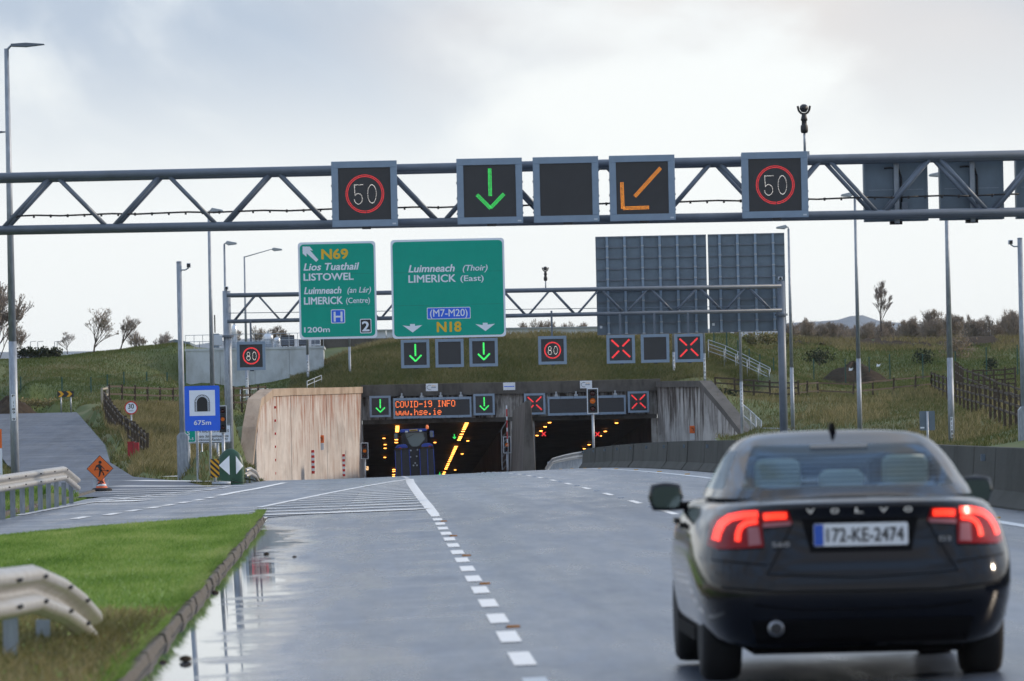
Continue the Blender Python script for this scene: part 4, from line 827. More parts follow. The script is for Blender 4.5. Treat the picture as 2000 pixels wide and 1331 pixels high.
# ================================================================ lamp posts
def lamp_head(t, x, z, s, L, style, y=0):
    if style == 'led':
        MB().prism([(x, z-.03), (x+s*L*.45, z-.05), (x+s*L, z+.0), (x+s*L, z+.02), (x+s*L*.45, z+.06), (x, z+.04)][::(1 if s > 0 else -1)], y-.14, y+.14).build('lamp_head', 'gantry_steel', t, bevel=.01)
    else:
        MB().prism([(x, z-.02), (x+s*L*.28, z-.11), (x+s*L, z-.06), (x+s*L*.95, z+.02), (x+s*L*.2, z+.12)][::(1 if s > 0 else -1)], y-.13, y+.13).build('lamp_head', 'galv', t, bevel=.02)
        MB().prism([(x+s*L*.25, z-.13), (x+s*L*.95, z-.085), (x+s*L*.95, z-.07), (x+s*L*.25, z-.115)][::(1 if s > 0 else -1)], y-.11, y+.11).build('lens', 'clad_white', t)
def lamp(px, py, D, top, rb, rt, heads, label, plate=None, base=None, grp='lamp posts'):
    b = W(px, py, D); z = W(px, top, D).z-b.z; t = thing('lamp_post', label, 'lamp post', (b.x, D, b.z), 0, grp)
    MB().cyl((0,0,-.4), (0,0,z*.32), rb, rb*.93, 14).build('lower_pole', 'pole_steel', t, smooth=True)
    MB().cyl((0,0,z*.32+.002), (0,0,z), rb*.88, rt, 14).build('pole', 'pole_steel', t, smooth=True)
    for s, arm, L, rise, style in heads:
        if arm: MB().cyl((0,0,z-.05), (s*arm,0,z+rise), .035, .028, 8).build('arm', 'pole_steel', t, smooth=True)
        lamp_head(t, s*arm, z+rise, s, L, style)
    if plate:
        z0, z1 = W(px, plate[1], D).z-b.z, W(px, plate[0], D).z-b.z; o = MB().box(-.055,.055,-rb-.012,-rb-.004,z0,z1).build('number_plate','white_paint',t)
        n = len(plate[2])
        for i, ch in enumerate(plate[2]):
            if ch != ' ': text('digit', ch, 0, z1-(z1-z0)*(i+.85)/n, (z1-z0)/n*.62, 'black', o, -rb-.016, 0, .02, None if ch == '1' else .07, 'C')
    if base: MB().box(-base[0],base[0],-base[0],base[0],-.5,base[1]).build('base_cabinet','pole_steel',t,bevel=.03)
    return t
lamp(30, 937, 150, 95, .115, .062, [(1,.12,.88,.08,'led')], 'tall grey lamp post with flat dark lamp head at left picture edge', (770,822,'F 1189 9'))
lamp(-22, 935, 205, 262, .12, .065, [(1,.1,.82,.05,'led'),(-1,.1,.82,.05,'led')], 'lamp post just outside the left edge, its dark lamp head showing')
lamp(419, 952, 247, 416, .12, .06, [(1,.02,.62,.1,'c')], 'thin lamp post behind blue tunnel sign, tallest of that cluster', (790,835,'F1191 '))
lamp(447, 905, 300, 477, .12, .05, [(1,.02,.66,.05,'c')], 'thin lamp post close beside the distant gantry left column')
lamp(484, 826, 372, 501, .115, .05, [(1,1.75,.75,.42,'c')], 'lamp post with long sloping arm behind left 80 sign', (738,768,'F1193 '))
lamp(602, 756, 391, 560, .10, .06, [], 'slim post on the hill behind the N69 sign', (705,735,'F1195'))
lamp(684, 752, 386, 520, .09, .06, [], 'slim post on a white block above the pink wall', None, (.32,.12))
lamp(1317, 748, 385, 560, .09, .06, [], 'slim post above the tunnel between blank and red cross signs', (695,740,'F1196'))
lamp(1377, 752, 372, 560, .085, .055, [], 'slim post at right end of the tunnel headwall', (700,740,'F1194'))
lamp(1450, 852, 330, 520, .10, .06, [], 'slim post at top of the small steel stair right of tunnel', (758,795,'F1192'))
lamp(1549, 846, 315, 447, .115, .06, [(-1,.02,.68,.1,'c')], 'lamp post directly right of the distant gantry column')
lamp(1680, 850, 275, 384, .12, .06, [(-1,.02,.66,.1,'c')], 'tall lamp post in front of the soil heap on right')
lamp(1859, 866, 240, 345, .14, .07, [(-1,.02,.7,.1,'c')], 'tall lamp post under the second sign back on right', (815,855,'F1188'))
def cctv(px, py, D, top, r, side, label, cab):
    b = W(px, py, D); z = W(px, top, D).z-b.z; t = thing('camera_post', label, 'camera post', (b.x, D, b.z), 0, 'camera posts')
    MB().cyl((0,0,-.3), (0,0,z), r, r*.86, 16).build('pole', 'pole_steel', t, smooth=True)
    MB().prism([(-cab[0],-.4),(cab[0],-.4),(cab[0],cab[1]),(cab[0]*.5,cab[1]+.12),(-cab[0]*.5,cab[1]+.12),(-cab[0],cab[1])], -cab[0], cab[0]).build('base_cabinet', 'pole_steel', t, bevel=.02)
    MB().tube([(0,0,z-.28),(side*.22,0,z-.28),(side*.34,0,z-.2)], .025, 8).build('bracket', 'galv', t)
    MB().box(side*.34-.07, side*.34+.07, -.22, .12, z-.2, z-.05).build('camera_housing', 'clad_white', t, bevel=.02); MB().box(side*.34-.055, side*.34+.055, -.24, -.221, z-.185, z-.07).build('lens', 'black', t)
    MB().cyl((0,0,z),(0,0,z+.03),r,r*.6,12).build('cap','pole_steel',t)
cctv(358, 917, 198, 512, .105, 1, 'grey camera post with fat base cabinet left of blue tunnel sign', (.20,1.15))
cctv(2001, 862, 200, 466, .105, -1, 'grey camera post cut by the right picture edge', (.20,1.1))
# ================================================================ barriers
bar_ = thing('concrete_barrier', 'long dark mossy concrete safety barrier along the central reserve', 'barrier', (XBAR, 40, Zr(XBAR, 40)))
pr = [(0,0),(0,.09),(.17,.30),(.22,.92),(.38,.92),(.43,.30),(.60,.09),(.60,0)]
bm0 = None; D = 30.0
while D < 255:
    L_ = 3.0; za, zb2 = Zr(XBAR, D), Zr(XBAR, D+L_); n = len(pr); j = rnd.uniform(-.012,.012); d0, d1 = D+.02, D+L_-.02
    vs_ = [(XBAR+x+j, d0, za+z-.06) for x, z in pr]+[(XBAR+x+j, d1, zb2+z-.06) for x, z in pr]
    seg_ = MB().add(vs_, [tuple(range(n)), tuple(range(2*n-1,n-1,-1))]+[(i,n+i,n+i+1,i+1) for i in range(n-1)]).build('barrier_segment', 'barrier_concrete', bar_, world=True)
    if int(D/3) % 4 == 0:
        zz = za+.70; r_ = MB(); r_.box(XBAR+.14, XBAR+.205, D+1.4, D+1.44, zz-.05, zz+.05); r_.build('reflector', 'sign_back', bar_, world=True)
    D += L_
def wbeam(pts, mt='galv', parent=None, name='rail_beam', face=1):
    """w-profile beam along world points given at its mid height; face = +1 towards +x"""
    prf = [(.005,-.158),(.012,-.15),(.055,-.138),(.076,-.122),(.083,-.10),(.083,-.078),(.074,-.06),(.018,-.030),(.004,-.018),(.0,0),(.004,.018),(.018,.030),(.074,.06),(.083,.078),(.083,.10),(.076,.122),(.055,.138),(.012,.15),(.005,.158)]
    vs_ = []; n = len(prf)
    for k, p in enumerate(pts):
        for x, z in prf: vs_.append((p[0]+face*x, p[1], p[2]+z))
    mb = MB().add(vs_, [(k*n+i, k*n+i+1, (k+1)*n+i+1, (k+1)*n+i) for k in range(len(pts)-1) for i in range(n-1)])
    o = mb.build(name, mt, parent, world=True, smooth=False); o.data.polygons.foreach_set('use_smooth', [len(pts) < 99]*len(o.data.polygons)); s = o.modifiers.new('thick', 'SOLIDIFY'); s.thickness = .005; return o
def guard(label, pts, posts, face=1, grp='steel crash barriers', bolts=True, mt='rail_zinc', pz=.5):
    t = thing('crash_barrier', label, 'crash barrier', pts[0], 0, grp)
    wbeam(pts, mt, t, face=face)
    for X, D, zt_, zb_ in posts:
        b = MB(); b.box(X-.05, X+.05, D-.03, D-.022, zb_, zt_); b.box(X-.05, X+.05, D+.022, D+.03, zb_, zt_); b.box(X-.05, X-.042, D-.021, D+.021, zb_, zt_); b.build('post', 'pole_steel', t, world=True)
    if bolts:
        for p in pts[1:-1]:
            for dz in (-.11, .11):
                for dd in (-.09,.09): MB().cyl((p[0]+face*(.082 if dz else .003), p[1]+dd, p[2]+dz*.75), (p[0]+face*(.105 if dz else .03), p[1]+dd, p[2]+dz*.75), .014, .012, 8).build('bolt', 'black', t, world=True)
    return t
mat('rail_zinc', (.38,.375,.36), .4, .35, .3, 4, col2=(.32,.31,.29), rmap=(.3,.5))
A = [W(-260,1185,29.8), W(-60,1172,33.0), W(25,1159,36.0), W(70,1148.5,38.2), W(116,1165,39.8), W(150,1190,41.0), W(180,1226,42.2)]
A = [(-2.42+.1*max(0, i-3)*.5, p.y, p.z) for i, p in enumerate(A)]
A = [(W(px, 1150, d).x, d, W(px, py, d).z) for px, py, d in ((-330,1192,29.4),(-170,1180,31.8),(10,1160,35.4),(62,1151,37.6),(112,1171,39.5),(146,1196,40.9),(176,1230,42.2))]
guard('pale steel crash barrier with turned-down end in the left foreground', A, [(W(px,1150,d).x-.12, d, W(px,py,d).z, -.4) for px, py, d in ((-60,1215,34.2),(12,1215,36.2),(54,1205,38.4),(115,1210,41.2))], 1)
B = []
for i in range(9):
    D = 92+i*5.0; f = max(0, (D-128)/5); B.append((-7.05-.0*D, D, .62-.16*f**2))
B[-1] = (-7.05, 132.5, B[-2][2]-.30)
guard('pale steel crash barrier beyond the slip road at far left', B, [(-7.16, 93+k*3.0, .66 if 93+k*3 < 129 else .4, -.3) for k in range(14)], 1)
Cc = [(XBAR+.25, D, Zr(XBAR, D)+.62-(.0 if D < 300 else .03*(D-300))) for D in (255.5,262,270,280,290,300,308,313)]
guard('short steel crash barrier from concrete barrier end to dividing wall', Cc, [(XBAR+.37, D, Zr(XBAR,D)+.7, Zr(XBAR,D)-.3) for D in range(256, 314, 3)], -1, bolts=False)
Dd = [W(px, py, d) for px, py, d in ((478,925,196),(488,921,205),(497,926,215),(503,937,222))]
guard('short curved steel crash barrier between green bollard and pink wall', [tuple(p) for p in Dd], [(p.x-.1, p.y, p.z+.1, p.z-.8) for p in Dd], 1, bolts=False)
# ================================================================ signs beside the slip road
def posts(t, xs, z0, y=.08, r=.045):
    for x, zt_ in xs: MB().cyl((x, y, z0), (x, y, zt_), r, r, 12).build('post', 'galv', t, smooth=True)
D = 192.0; c = W(395, 798, D); zg = W(395, 935, D).z; t = thing('tunnel_sign', 'blue tunnel sign with black arch pictogram reading 675m', 'road sign', (c.x, D, zg)); o0 = c.z-zg
Q = lambda px, py: (lambda p: (p.x-c.x, p.z-zg))(W(px, py, D)); S_ = lambda v: m(v, D)
hw, hh = S_(34.2), S_(44)
MB().prism([(x, z+o0) for x, z in rrect(-hw, hw, -hh, hh, .06)], 0, .04).build('blue_panel', 'sign_blue', t)
x0, z0 = Q(395, 787.5); e = S_(25); MB().box(x0-e, x0+e, -.006, -.001, z0-e, z0+e).build('white_panel', 'sign_white', t)
def archpoly(rw, top, bot, n=14): return [(x0-rw, bot), (x0+rw, bot)]+[(x0+rw*math.cos(math.pi*i/n), top-rw+rw*math.sin(math.pi*i/n)) for i in range(n+1)]
zb_ = z0-S_(16.5); zt2 = z0+S_(16.5)
MB().prism(archpoly(S_(15), zt2, zb_), -.010, -.0065).build('arch_outer', 'black', t); MB().prism(archpoly(S_(14), zt2-S_(1), zb_+.004), -.013, -.0105).build('arch_stones', 'sign_white', t)
br = MB()
for i in range(15):
    a = math.pi*i/14; r_ = S_(12.6); br.add([(x0+(r_+s1*S_(1.1))*math.cos(a+s2*.055), -.0145, zt2-S_(15)+(r_+s1*S_(1.1))*math.sin(a+s2*.055)) for s1, s2 in ((-1,-1),(1,-1),(1,1),(-1,1))], [(0,1,2,3)])
for sx in (-1, 1):
    for i in range(9): zz = zb_+S_(1.2)+S_(2.05)*i; xx = x0+sx*S_(12.6); br.add([(xx-S_(1.1),-.0145,zz-S_(.7)),(xx+S_(1.1),-.0145,zz-S_(.7)),(xx+S_(1.1),-.0145,zz+S_(.7)),(xx-S_(1.1),-.0145,zz+S_(.7))], [(0,1,2,3)])
br.build('arch_blocks', 'black', t); MB().prism(archpoly(S_(10.6), zt2-S_(4.4), zb_+.004), -.018, -.015).build('arch_mouth', 'black', t)
x, z = Q(379, 830.5); text('lettering', '675m', x, z, S_(8.8), 'sign_white', t, -.012, 0, .03, S_(33))
posts(t, [(Q(384,800)[0], o0+hh*.9), (Q(409.5,800)[0], o0+hh*.9)], -.4)
D = 201.0; c = W(404, 848, D); zg = W(404, 935, D).z; t = thing('radio_sign', 'white FM radio stations sign partly hidden below blue tunnel sign', 'road sign', (c.x, D, zg)); Q2 = lambda px, py: (lambda p: (p.x-c.x, p.z-zg))(W(px, py, D)); o0 = c.z-zg
hw, hh = m(48, D), m(18, D); MB().prism([(x, z+o0) for x, z in rrect(-hw, hw, -hh, hh, .06)], 0, .03).build('white_panel', 'sign_white', t)
fr = MB(); [fr.box(*b_) for b_ in ((-hw+.05,hw-.01,-.004,-.001,o0+hh-.035,o0+hh-.01),(-hw+.05,hw-.01,-.004,-.001,o0-hh+.01,o0-hh+.035),(hw-.035,hw-.01,-.004,-.001,o0-hh+.036,o0+hh-.036))]; fr.build('black_border', 'black', t)
for s, xa, xb, yb, cap, sh in (('FM RADIO STATIONS',385,447,845.5,5.2,0), ('Faisnéis Sábháilteachta',374,446,855.5,5.0,.2), ('Stáisiúin Raidió FM',386,444.5,862,4.8,.2)):
    x, z = Q2(xa, yb); text('lettering', s, x, z, m(cap, D), 'black', t, -.006, sh, .008, m(xb-xa, D))
posts(t, [(Q2(393,850)[0], o0), (Q2(425,850)[0], o0)], -.4)
D = 199.0; c = W(369, 847, D); t = thing('frequency_sign', 'small green sign reading S 94.5 beside the white radio sign', 'road sign', (c.x, D, W(369,920,D).z)); zg = t.location.z; o0 = c.z-zg; Q3 = lambda px, py: (lambda p: (p.x-c.x, p.z-zg))(W(px, py, D))
hw, hh = m(13.8, D), m(18.2, D); MB().prism([(x, z+o0) for x, z in rrect(-hw, hw, -hh, hh, .06)], 0, .03).build('border_panel', 'sign_white', t); MB().prism([(x, z+o0) for x, z in rrect(-hw+.03, hw-.03, -hh+.03, hh-.03, .05)], -.005, -.001).build('green_panel', 'sign_green', t)
x, z = Q3(366, 850); text('lettering', 'S', x, z, m(8.2, D), 'sign_white', t, -.008, 0, .03); x, z = Q3(358.5, 860); text('lettering', '94.', x, z, m(8.2, D), 'sign_white', t, -.008, 0, .03, m(15, D)); x, z = Q3(375, 860); text('lettering', '5', x, z, m(5, D), 'sign_white', t, -.008, 0, .03)
MB().box(*(lambda p: (p[0], p[0]+m(4, D), -.009, -.006, p[1], p[1]+m(7.5, D)))(Q3(359.5, 840.5))).build('orange_bar', 'hazard_yellow', t)
posts(t, [(0, o0)], -.5, r=.03)
# hazard marker board
D = 183.0; c = W(419.5, 915, D); zg = W(419, 942, D).z; t = thing('hazard_marker', 'yellow and black striped hazard board beside the green bollard', 'hazard marker', (c.x, D, zg)); o0 = c.z-zg
hw, hh = m(8.6, D), m(18, D); MB().box(-hw, hw, 0, .03, o0-hh, o0+hh).build('yellow_board', 'hazard_yellow', t)
def clip(poly_, f):
    o = []
    for i in range(len(poly_)):
        a, b_ = poly_[i], poly_[(i+1)%len(poly_)]; fa, fb = f(a), f(b_)
        if fa >= 0: o.append(a)
        if fa*fb < 0: tt = fa/(fa-fb); o.append((a[0]+(b_[0]-a[0])*tt, a[1]+(b_[1]-a[1])*tt))
    return o
wd = .088
for i in range(7):
    s0 = o0-hh-.25+i*wd*2.05; pl = [(-hw,o0-hh),(hw,o0-hh),(hw,o0+hh),(-hw,o0+hh)]
    pl = clip(pl, lambda p: p[1]+p[0]*.95-s0); pl = clip(pl, lambda p: s0+wd-(p[1]+p[0]*.95)) if len(pl) > 2 else pl
    if len(pl) > 2: MB().prism(pl, -.006, -.001).build('black_stripe', 'black', t)
posts(t, [(0, o0+hh*.6)], -.3); MB().cyl((-.1,-.1,-.06),(.5,-.1,-.05),.06,.06,12).build('fallen_tube','galv',t,smooth=True)
# green bollard with white arrows
g = G(451, 947); D = g.y; t = thing('guide_bollard', 'round-topped green bollard with white arrow panels at the slip road nose', 'bollard', (g.x, D, g.z)); k = m(1, D); n = 28
outl = [(26.8,0),(26.4,20),(25.8,36),(24.4,47),(21,56),(15.5,63),(8,68.5),(.3,70.5)]
vs_ = []; rows_ = len(outl)
for hw_, z in outl:
    for i in range(n): a = 2*math.pi*i/n; dp_ = hw_*k*(.75+.0*z); vs_.append((hw_*k*math.cos(a)*1.0, .45*k*26*math.sin(a)*(1 if z < 36 else hw_/24.5), z*k))
MB().add(vs_, [(r*n+i, r*n+(i+1)%n, (r+1)*n+(i+1)%n, (r+1)*n+i) for r in range(rows_-1) for i in range(n)]+[tuple(range((rows_-1)*n, rows_*n))]).build('body', 'bollard_green', t, smooth=True)
def onb(px, z, off=.012):   # point on the front of the bollard
    hwz = np.interp(z, [o[1] for o in outl], [o[0] for o in outl]); x = max(-.985, min(.985, px/hwz)); sc = 1 if z < 36 else hwz/24.5
    return (px*k, -(math.sqrt(1-x*x)*.45*k*26*sc)-off, z*k)
def arrow_panel(tri, nm):
    a, b_, c_ = tri; N_ = 8; vs_ = []; fs = []
    for i in range(N_+1):
        for j in range(N_+1-i): u_, v_ = i/N_, j/N_; vs_.append(onb(a[0]+(b_[0]-a[0])*u_+(c_[0]-a[0])*v_, a[1]+(b_[1]-a[1])*u_+(c_[1]-a[1])*v_))
    idx = {}; q_ = 0
    for i in range(N_+1):
        for j in range(N_+1-i): idx[i,j] = q_; q_ += 1
    for i in range(N_):
        for j in range(N_-i):
            fs.append((idx[i,j], idx[i+1,j], idx[i,j+1]))
            if j < N_-i-1: fs.append((idx[i+1,j], idx[i+1,j+1], idx[i,j+1]))
    return MB().add(vs_, fs).build(nm, 'white_paint', t, smooth=True)
arrow_panel([(-22.5,38),(-1.5,19),(-1.5,57)], 'arrow_panel'); arrow_panel([(25,36),(11,56),(11,20)], 'arrow_panel')
MB().lathe([(27.5*k,-.03),(27.5*k,.02),(26.4*k,.03)], 28).build('base_plate', 'bollard_green', t)
# road-works sign on a cone
g = G(199, 961); D = g.y; t = thing('traffic_cone', 'orange traffic cone with black base holding up the road-works sign', 'traffic cone', (g.x, D, g.z+.02)); k = m(1, D)
MB().lathe([(12.5*k,6*k),(11.5*k,7*k),(6.5*k,20*k),(4*k,30*k),(3*k,31*k)], 20).build('cone_body', 'orange_plastic', t, smooth=True); MB().lathe([(10.6*k,9.2*k),(9.1*k,14*k)], 20).build('white_band', 'white_paint', t, smooth=True)
MB().lathe([(20*k,0),(20*k,3.5*k),(17*k,6*k),(10*k,6.4*k)], 12).build('rubber_base', 'rubber', t)
t = thing('roadworks_sign', 'orange diamond road-works sign with black digging figure at side road mouth', 'road sign', (g.x-.03, D-.22, g.z+.02)); zc_ = 44*k; hd = 26.2*k
MB().prism([(0,zc_-hd),(hd,zc_),(0,zc_+hd),(-hd,zc_)], 0, .01).build('border_panel', 'black', t); h2 = hd-1.4*k; MB().prism([(0,zc_-h2),(h2,zc_),(0,zc_+h2),(-h2,zc_)], -.005, -.001).build('orange_panel', 'sign_orange', t)
fg = MB(); q4 = lambda x, z: (x*k, zc_+z*k)
for pl in ([(-5,4),(-1,-3),(3,-2),(3,3),(1,9),(-3,9)], [(-5,4),(-3,8),(-7,7),(-10,0),(-11.5,-3),(-10,-3.5),(-7,2)], [(-1,-3),(3,-2),(1.5,-8),(-.5,-15),(-4,-15.5),(-4,-14.3),(-2.4,-14),(-2.5,-9)], [(0,-2),(3,-2),(5.2,-8),(6,-13),(8.5,-13.5),(8.5,-12.3),(7,-8)], [(2,7),(3,3),(7,-.5),(9,-2),(9.5,-1),(7.5,1)], [(-9.5,-1.2),(-9,-2.2),(14,-4.6),(14.2,-3.6)], [(13,-2.5),(18,-3.8),(16.5,-6.2),(12.5,-5.6)]): fg.prism([q4(*p) for p in pl][::1], -.010, -.006)
fg.lathe([(.01,0),(2.6*k,.0),(2.6*k,.001),(.01,.001)], 4, (0,-30,0)) if False else None
fg.prism([q4(.5+3.1*math.cos(a), 12.4+3.1*math.sin(a)) for a in [2*math.pi*i/14 for i in range(14)]], -.010, -.006); fg.build('digging_figure', 'black', t)
bd = MB(); [bd.tube([(x0_*k,-.03,z0_*k),(x1_*k,-.05,z1_*k)], .012, 6) for x0_, z0_, x1_, z1_ in ((-6,22,7,17),(7,17,-7,13),(-7,13,6,20))]; bd.build('cord', 'black', t)
b = MB().box(-15*k,15*k,.18,.19,6*k,23*k).build('clear_sheet', 'clad_white', t)
# chevron sign, 30 km/h sign, red box, sign cut by the left edge
D = 343.0; c = W(128, 770, D); zg = W(128, 798, D).z; t = thing('chevron_sign', 'small black sign with two yellow chevrons at the side road bend', 'road sign', (c.x, D, zg)); o0 = c.z-zg; k = m(1, D)
MB().box(-16*k,16*k,0,.04,o0-5.8*k,o0+5.8*k).build('black_board','black',t)
for x in (-14.5, 1.5): MB().prism([(x*k,o0-5.5*k),((x+6)*k,o0-5.5*k),((x+11.5)*k,o0),((x+6)*k,o0+5.5*k),(x*k,o0+5.5*k),((x+5.5)*k,o0)], -.01, -.002).build('chevron','hazard_yellow',t)
posts(t, [(-9*k,o0),(10*k,o0)], -.3)
D = 262.0; c = W(256, 797, D); zg = W(256, 884, D).z; t = thing('speed_sign', 'round red-rimmed 30 speed limit sign beside the wooden fence', 'road sign', (c.x, D, zg)); o0 = c.z-zg; k = m(1, D)
for r_, y, mt, nm in ((13,0,'sign_red','red_rim'),(10.6,-.006,'sign_white','white_disc')): MB().prism([(r_*k*math.cos(2*math.pi*i/28), o0+r_*k*math.sin(2*math.pi*i/28)) for i in range(28)], y-.004, y).build(nm, mt, t)
text('lettering','30',0,o0-1.5*k,9.5*k,'black',t,-.013,0,.02,11*k,'C'); text('lettering','km/h',0,o0-7*k,3.2*k,'black',t,-.013,0,.0,9*k,'C'); posts(t, [(0,o0)], -.3, r=.035)
p = W(261, 911, 228); t = thing('grit_box', 'tall dark red box in two halves standing by the side road fence', 'box', (p.x, 228, p.z)); k = m(1, 228)
MB().box(-11*k,-.5*k,0,.3,-.2,46*k).build('left_half','bin_red',t,bevel=.01); MB().box(.5*k,11*k,-.02,.3,-.2,46*k).build('right_half','bin_red',t,bevel=.01); MB().box(-12*k,2*k,-.02,.32,46*k,48*k).build('lid','bin_red',t)
p = W(-9, 936, 150); t = thing('roadworks_sign', 'orange and white sign board cut by the left picture edge', 'road sign', (p.x, 150, p.z)); k = m(1, 150)
MB().box(-16*k,14*k,0,.03,60*k,97*k).build('orange_panel','sign_orange',t); MB().box(-16*k,14*k,.0,.03,0,59*k).build('white_panel','white_paint',t); posts(t, [(8*k,60*k),(-10*k,60*k)], -.2)
p = W(1812, 862, 232); t = thing('road_sign', 'small grey sign back on a post above the concrete barrier', 'road sign', (p.x, 232, p.z-.6)); k = m(1, 232); o0 = 40*k+.6
MB().prism([(x,z+o0) for x, z in rrect(-15*k,15*k,-19*k,19*k,.05)], .0, .03).build('panel','sign_back',t); MB().box(-14*k,-6*k,-.004,-.001,o0-15*k,o0-12*k).build('sticker','white_paint',t); posts(t, [(0,o0+18*k)], -.3, -.05, .05)
p = W(1529, 855, 250); t = thing('signal_cabinet', 'low grey roadside cabinet at foot of the distant gantry column', 'cabinet', (p.x, 250, p.z-.5)); MB().box(-.28,.28,0,.4,-.2,.62).build('cabinet_body','sign_back',t,bevel=.02); MB().box(-.25,.25,-.01,-.001,-.1,.55).build('cabinet_door','sign_frame',t)
# ================================================================ fences
def post_rail(label, pts, rails, h, mt='wood', grp='timber fences', post_r=.06, over=.12, tilt=.03, name='timber_fence'):
    """pts: world ground points of the posts"""
    t = thing(name, label, 'fence', pts[0], 0, grp)
    for p in pts:
        b = MB(); x, y, z = p; dx = rnd.uniform(-tilt, tilt); hh = h+over+rnd.uniform(-.05,.05)
        b.hexa([(x-post_r,y-post_r,z-.3),(x+post_r,y-post_r,z-.3),(x+post_r,y+post_r,z-.3),(x-post_r,y+post_r,z-.3),(x-post_r+dx,y-post_r,z+hh),(x+post_r+dx,y-post_r,z+hh),(x+post_r+dx,y+post_r,z+hh-.03),(x-post_r+dx,y+post_r,z+hh-.03)]); b.build('post', mt, t, world=True)
    for a, c in zip(pts[:-1], pts[1:]):
        for f in rails:
            s = rnd.uniform(-.03,.03); MB().bar((a[0],a[1]-post_r-.02,a[2]+h*f+s),(c[0],c[1]-post_r-.02,c[2]+h*f+rnd.uniform(-.03,.03)), .035, .10).build('rail', mt, t, world=True)
    return t
def path(ctrl, n):
    q = [W(*c) for c in ctrl]; ln = [0]
    for a, c in zip(q[:-1], q[1:]): ln.append(ln[-1]+(c-a).length)
    o = []
    for i in range(n):
        s = ln[-1]*i/(n-1); j = max(0, min(len(q)-2, int(np.searchsorted(ln, s, side='right'))-1)); o.append(tuple(q[j].lerp(q[j+1], (s-ln[j])/(ln[j+1]-ln[j]))))
    return o
post_rail('weathered timber fence climbing beside the side road past 30 sign', path([(288,906,238),(268,884,250),(240,862,266),(222,838,278),(204,812,294)], 17), (.35,.75,1.0), 1.15)
pw = path([(203,806,296),(200,800,300)], 2)
t = post_rail('pale broken end panel of timber fence beside the side road', path([(199,803,299),(211,801,302)], 2), (.45,.72,1.0), 1.15, 'wood_pale')
post_rail('dark timber fence running level from pale end panel to camera post', path([(213,795,304),(280,798,312),(362,798,322)], 7), (.3,.65,1.0), 1.1)
post_rail('dark timber fence below the concrete building behind gantry column', path([(440,800,345),(520,796,350)], 6), (.3,.65,1.0), 1.25)
post_rail('brown timber fence on the bank from tunnel to lamp posts', path([(1398,772,368),(1470,777,366),(1522,782,364),(1560,782,362)], 6), (.35,.72,1.0), 1.1)
post_rail('brown sagging timber fence level across the right bank', path([(1552,782,362),(1600,777,368),(1636,782,368),(1680,779,370),(1730,772,374),(1773,768,376),(1818,764,380)], 8), (.45,.98), 1.0, tilt=.1)
post_rail('long timber fence running from bank towards right picture edge', path([(1820,763,380),(1870,786,330),(1930,806,272),(2010,838,212)], 22), (.3,.65,1.0), 1.15)
post_rail('second timber fence behind the long one at right', path([(1866,740,395),(1880,752,370),(1950,782,330),(2010,806,300)], 16), (.45,.95), 1.1)
t = post_rail('timber field gate and short fence at foot of right bank', path([(1900,762,398),(1915,762,398),(1936,762,398),(1962,760,398),(1984,758,398)], 5), (.25,.5,.75,1.0), 1.35)
def mesh_fence(label, ctrl, n, h):
    pts = path(ctrl, n); t = thing('mesh_fence', label, 'fence', pts[0], 0, 'green mesh fences')
    for p in pts: MB().box(p[0]-.04,p[0]+.04,p[1]-.04,p[1]+.04,p[2]-.3,p[2]+h).build('post','fence_green',t,world=True)
    for a, c in zip(pts[:-1], pts[1:]):
        w_ = MB()
        for f in (.05,.35,.65,.97): w_.bar((a[0],a[1],a[2]+h*f),(c[0],c[1],c[2]+h*f),.006,.006)
        for i in range(1, 20): q0 = Vector(a).lerp(Vector(c), i/20); w_.bar(q0,(q0.x,q0.y,q0.z+h*.97),.004,.004)
        w_.build('mesh_panel','fence_green',t,world=True)
mesh_fence('green mesh fence along the foot of left bank', [(-30,794,356),(45,790,358),(100,790,358),(170,793,356),(240,780,362),(310,780,366),(362,782,370)], 9, 1.75)
mesh_fence('green mesh fence crossing the right bank behind soil heap', [(1590,752,412),(1670,752,414),(1740,742,418),(1816,742,416),(1885,735,414),(1960,725,416),(2050,722,418)], 9, 1.9)
mesh_fence('green mesh fence beside the long steel stair right of tunnel', [(1395,690,404),(1420,700,402),(1465,735,398),(1485,745,396),(1512,752,394)], 6, 1.9)
# steel stair and railings right of the tunnel
def railing(label, ctrl, n, h, infill=0, name='steel_railing'):
    pts = [Vector(p) for p in path(ctrl, n)]; t = thing(name, label, 'railing', pts[0], 0, 'galvanised railings')
    for p in pts: MB().cyl(p-Vector((0,0,.2)), p+Vector((0,0,h)), .028, .028, 8).build('post','galv',t,world=True,smooth=True)
    for f in (1.0,.5): MB().tube([p+Vector((0,0,h*f)) for p in pts], .028, 8).build('rail','galv',t,world=True,smooth=True)
    for a, c in zip(pts[:-1], pts[1:]):
        for i in range(1, infill+1): q0 = a.lerp(c, i/(infill+1)); MB().cyl(q0+Vector((0,0,.05)), q0+Vector((0,0,h)), .012, .012, 6).build('baluster','galv',t,world=True)
    return t
railing('long steel stair handrail descending the hill, front one of two', [(1384,700,396),(1405,706,395),(1450,727,391),(1503,752,386)], 6, 1.0)
railing('long steel stair handrail descending the hill, rear one of two', [(1384,692,399),(1408,699,398),(1455,722,394),(1505,748,389)], 6, 1.0)
'''
t = thing('hill_stair', 'grey stair flight between two handrails on the hill shoulder', 'stair', W(1440,740,391))
a, c = W(1388,703,397.5), W(1503,755,387.5)
for i in range(22):
    q0 = a.lerp(c, i/22); MB().box(q0.x-.3,q0.x+.3,q0.y-1.1,q0.y+1.6,q0.z-.25,q0.z-.05).build('tread','galv',t,world=True)
'''
railing('steel railing with close bars going down beside right retaining wall', [(1452,832,333),(1462,840,331),(1488,866,322)], 4, 1.25, 7)
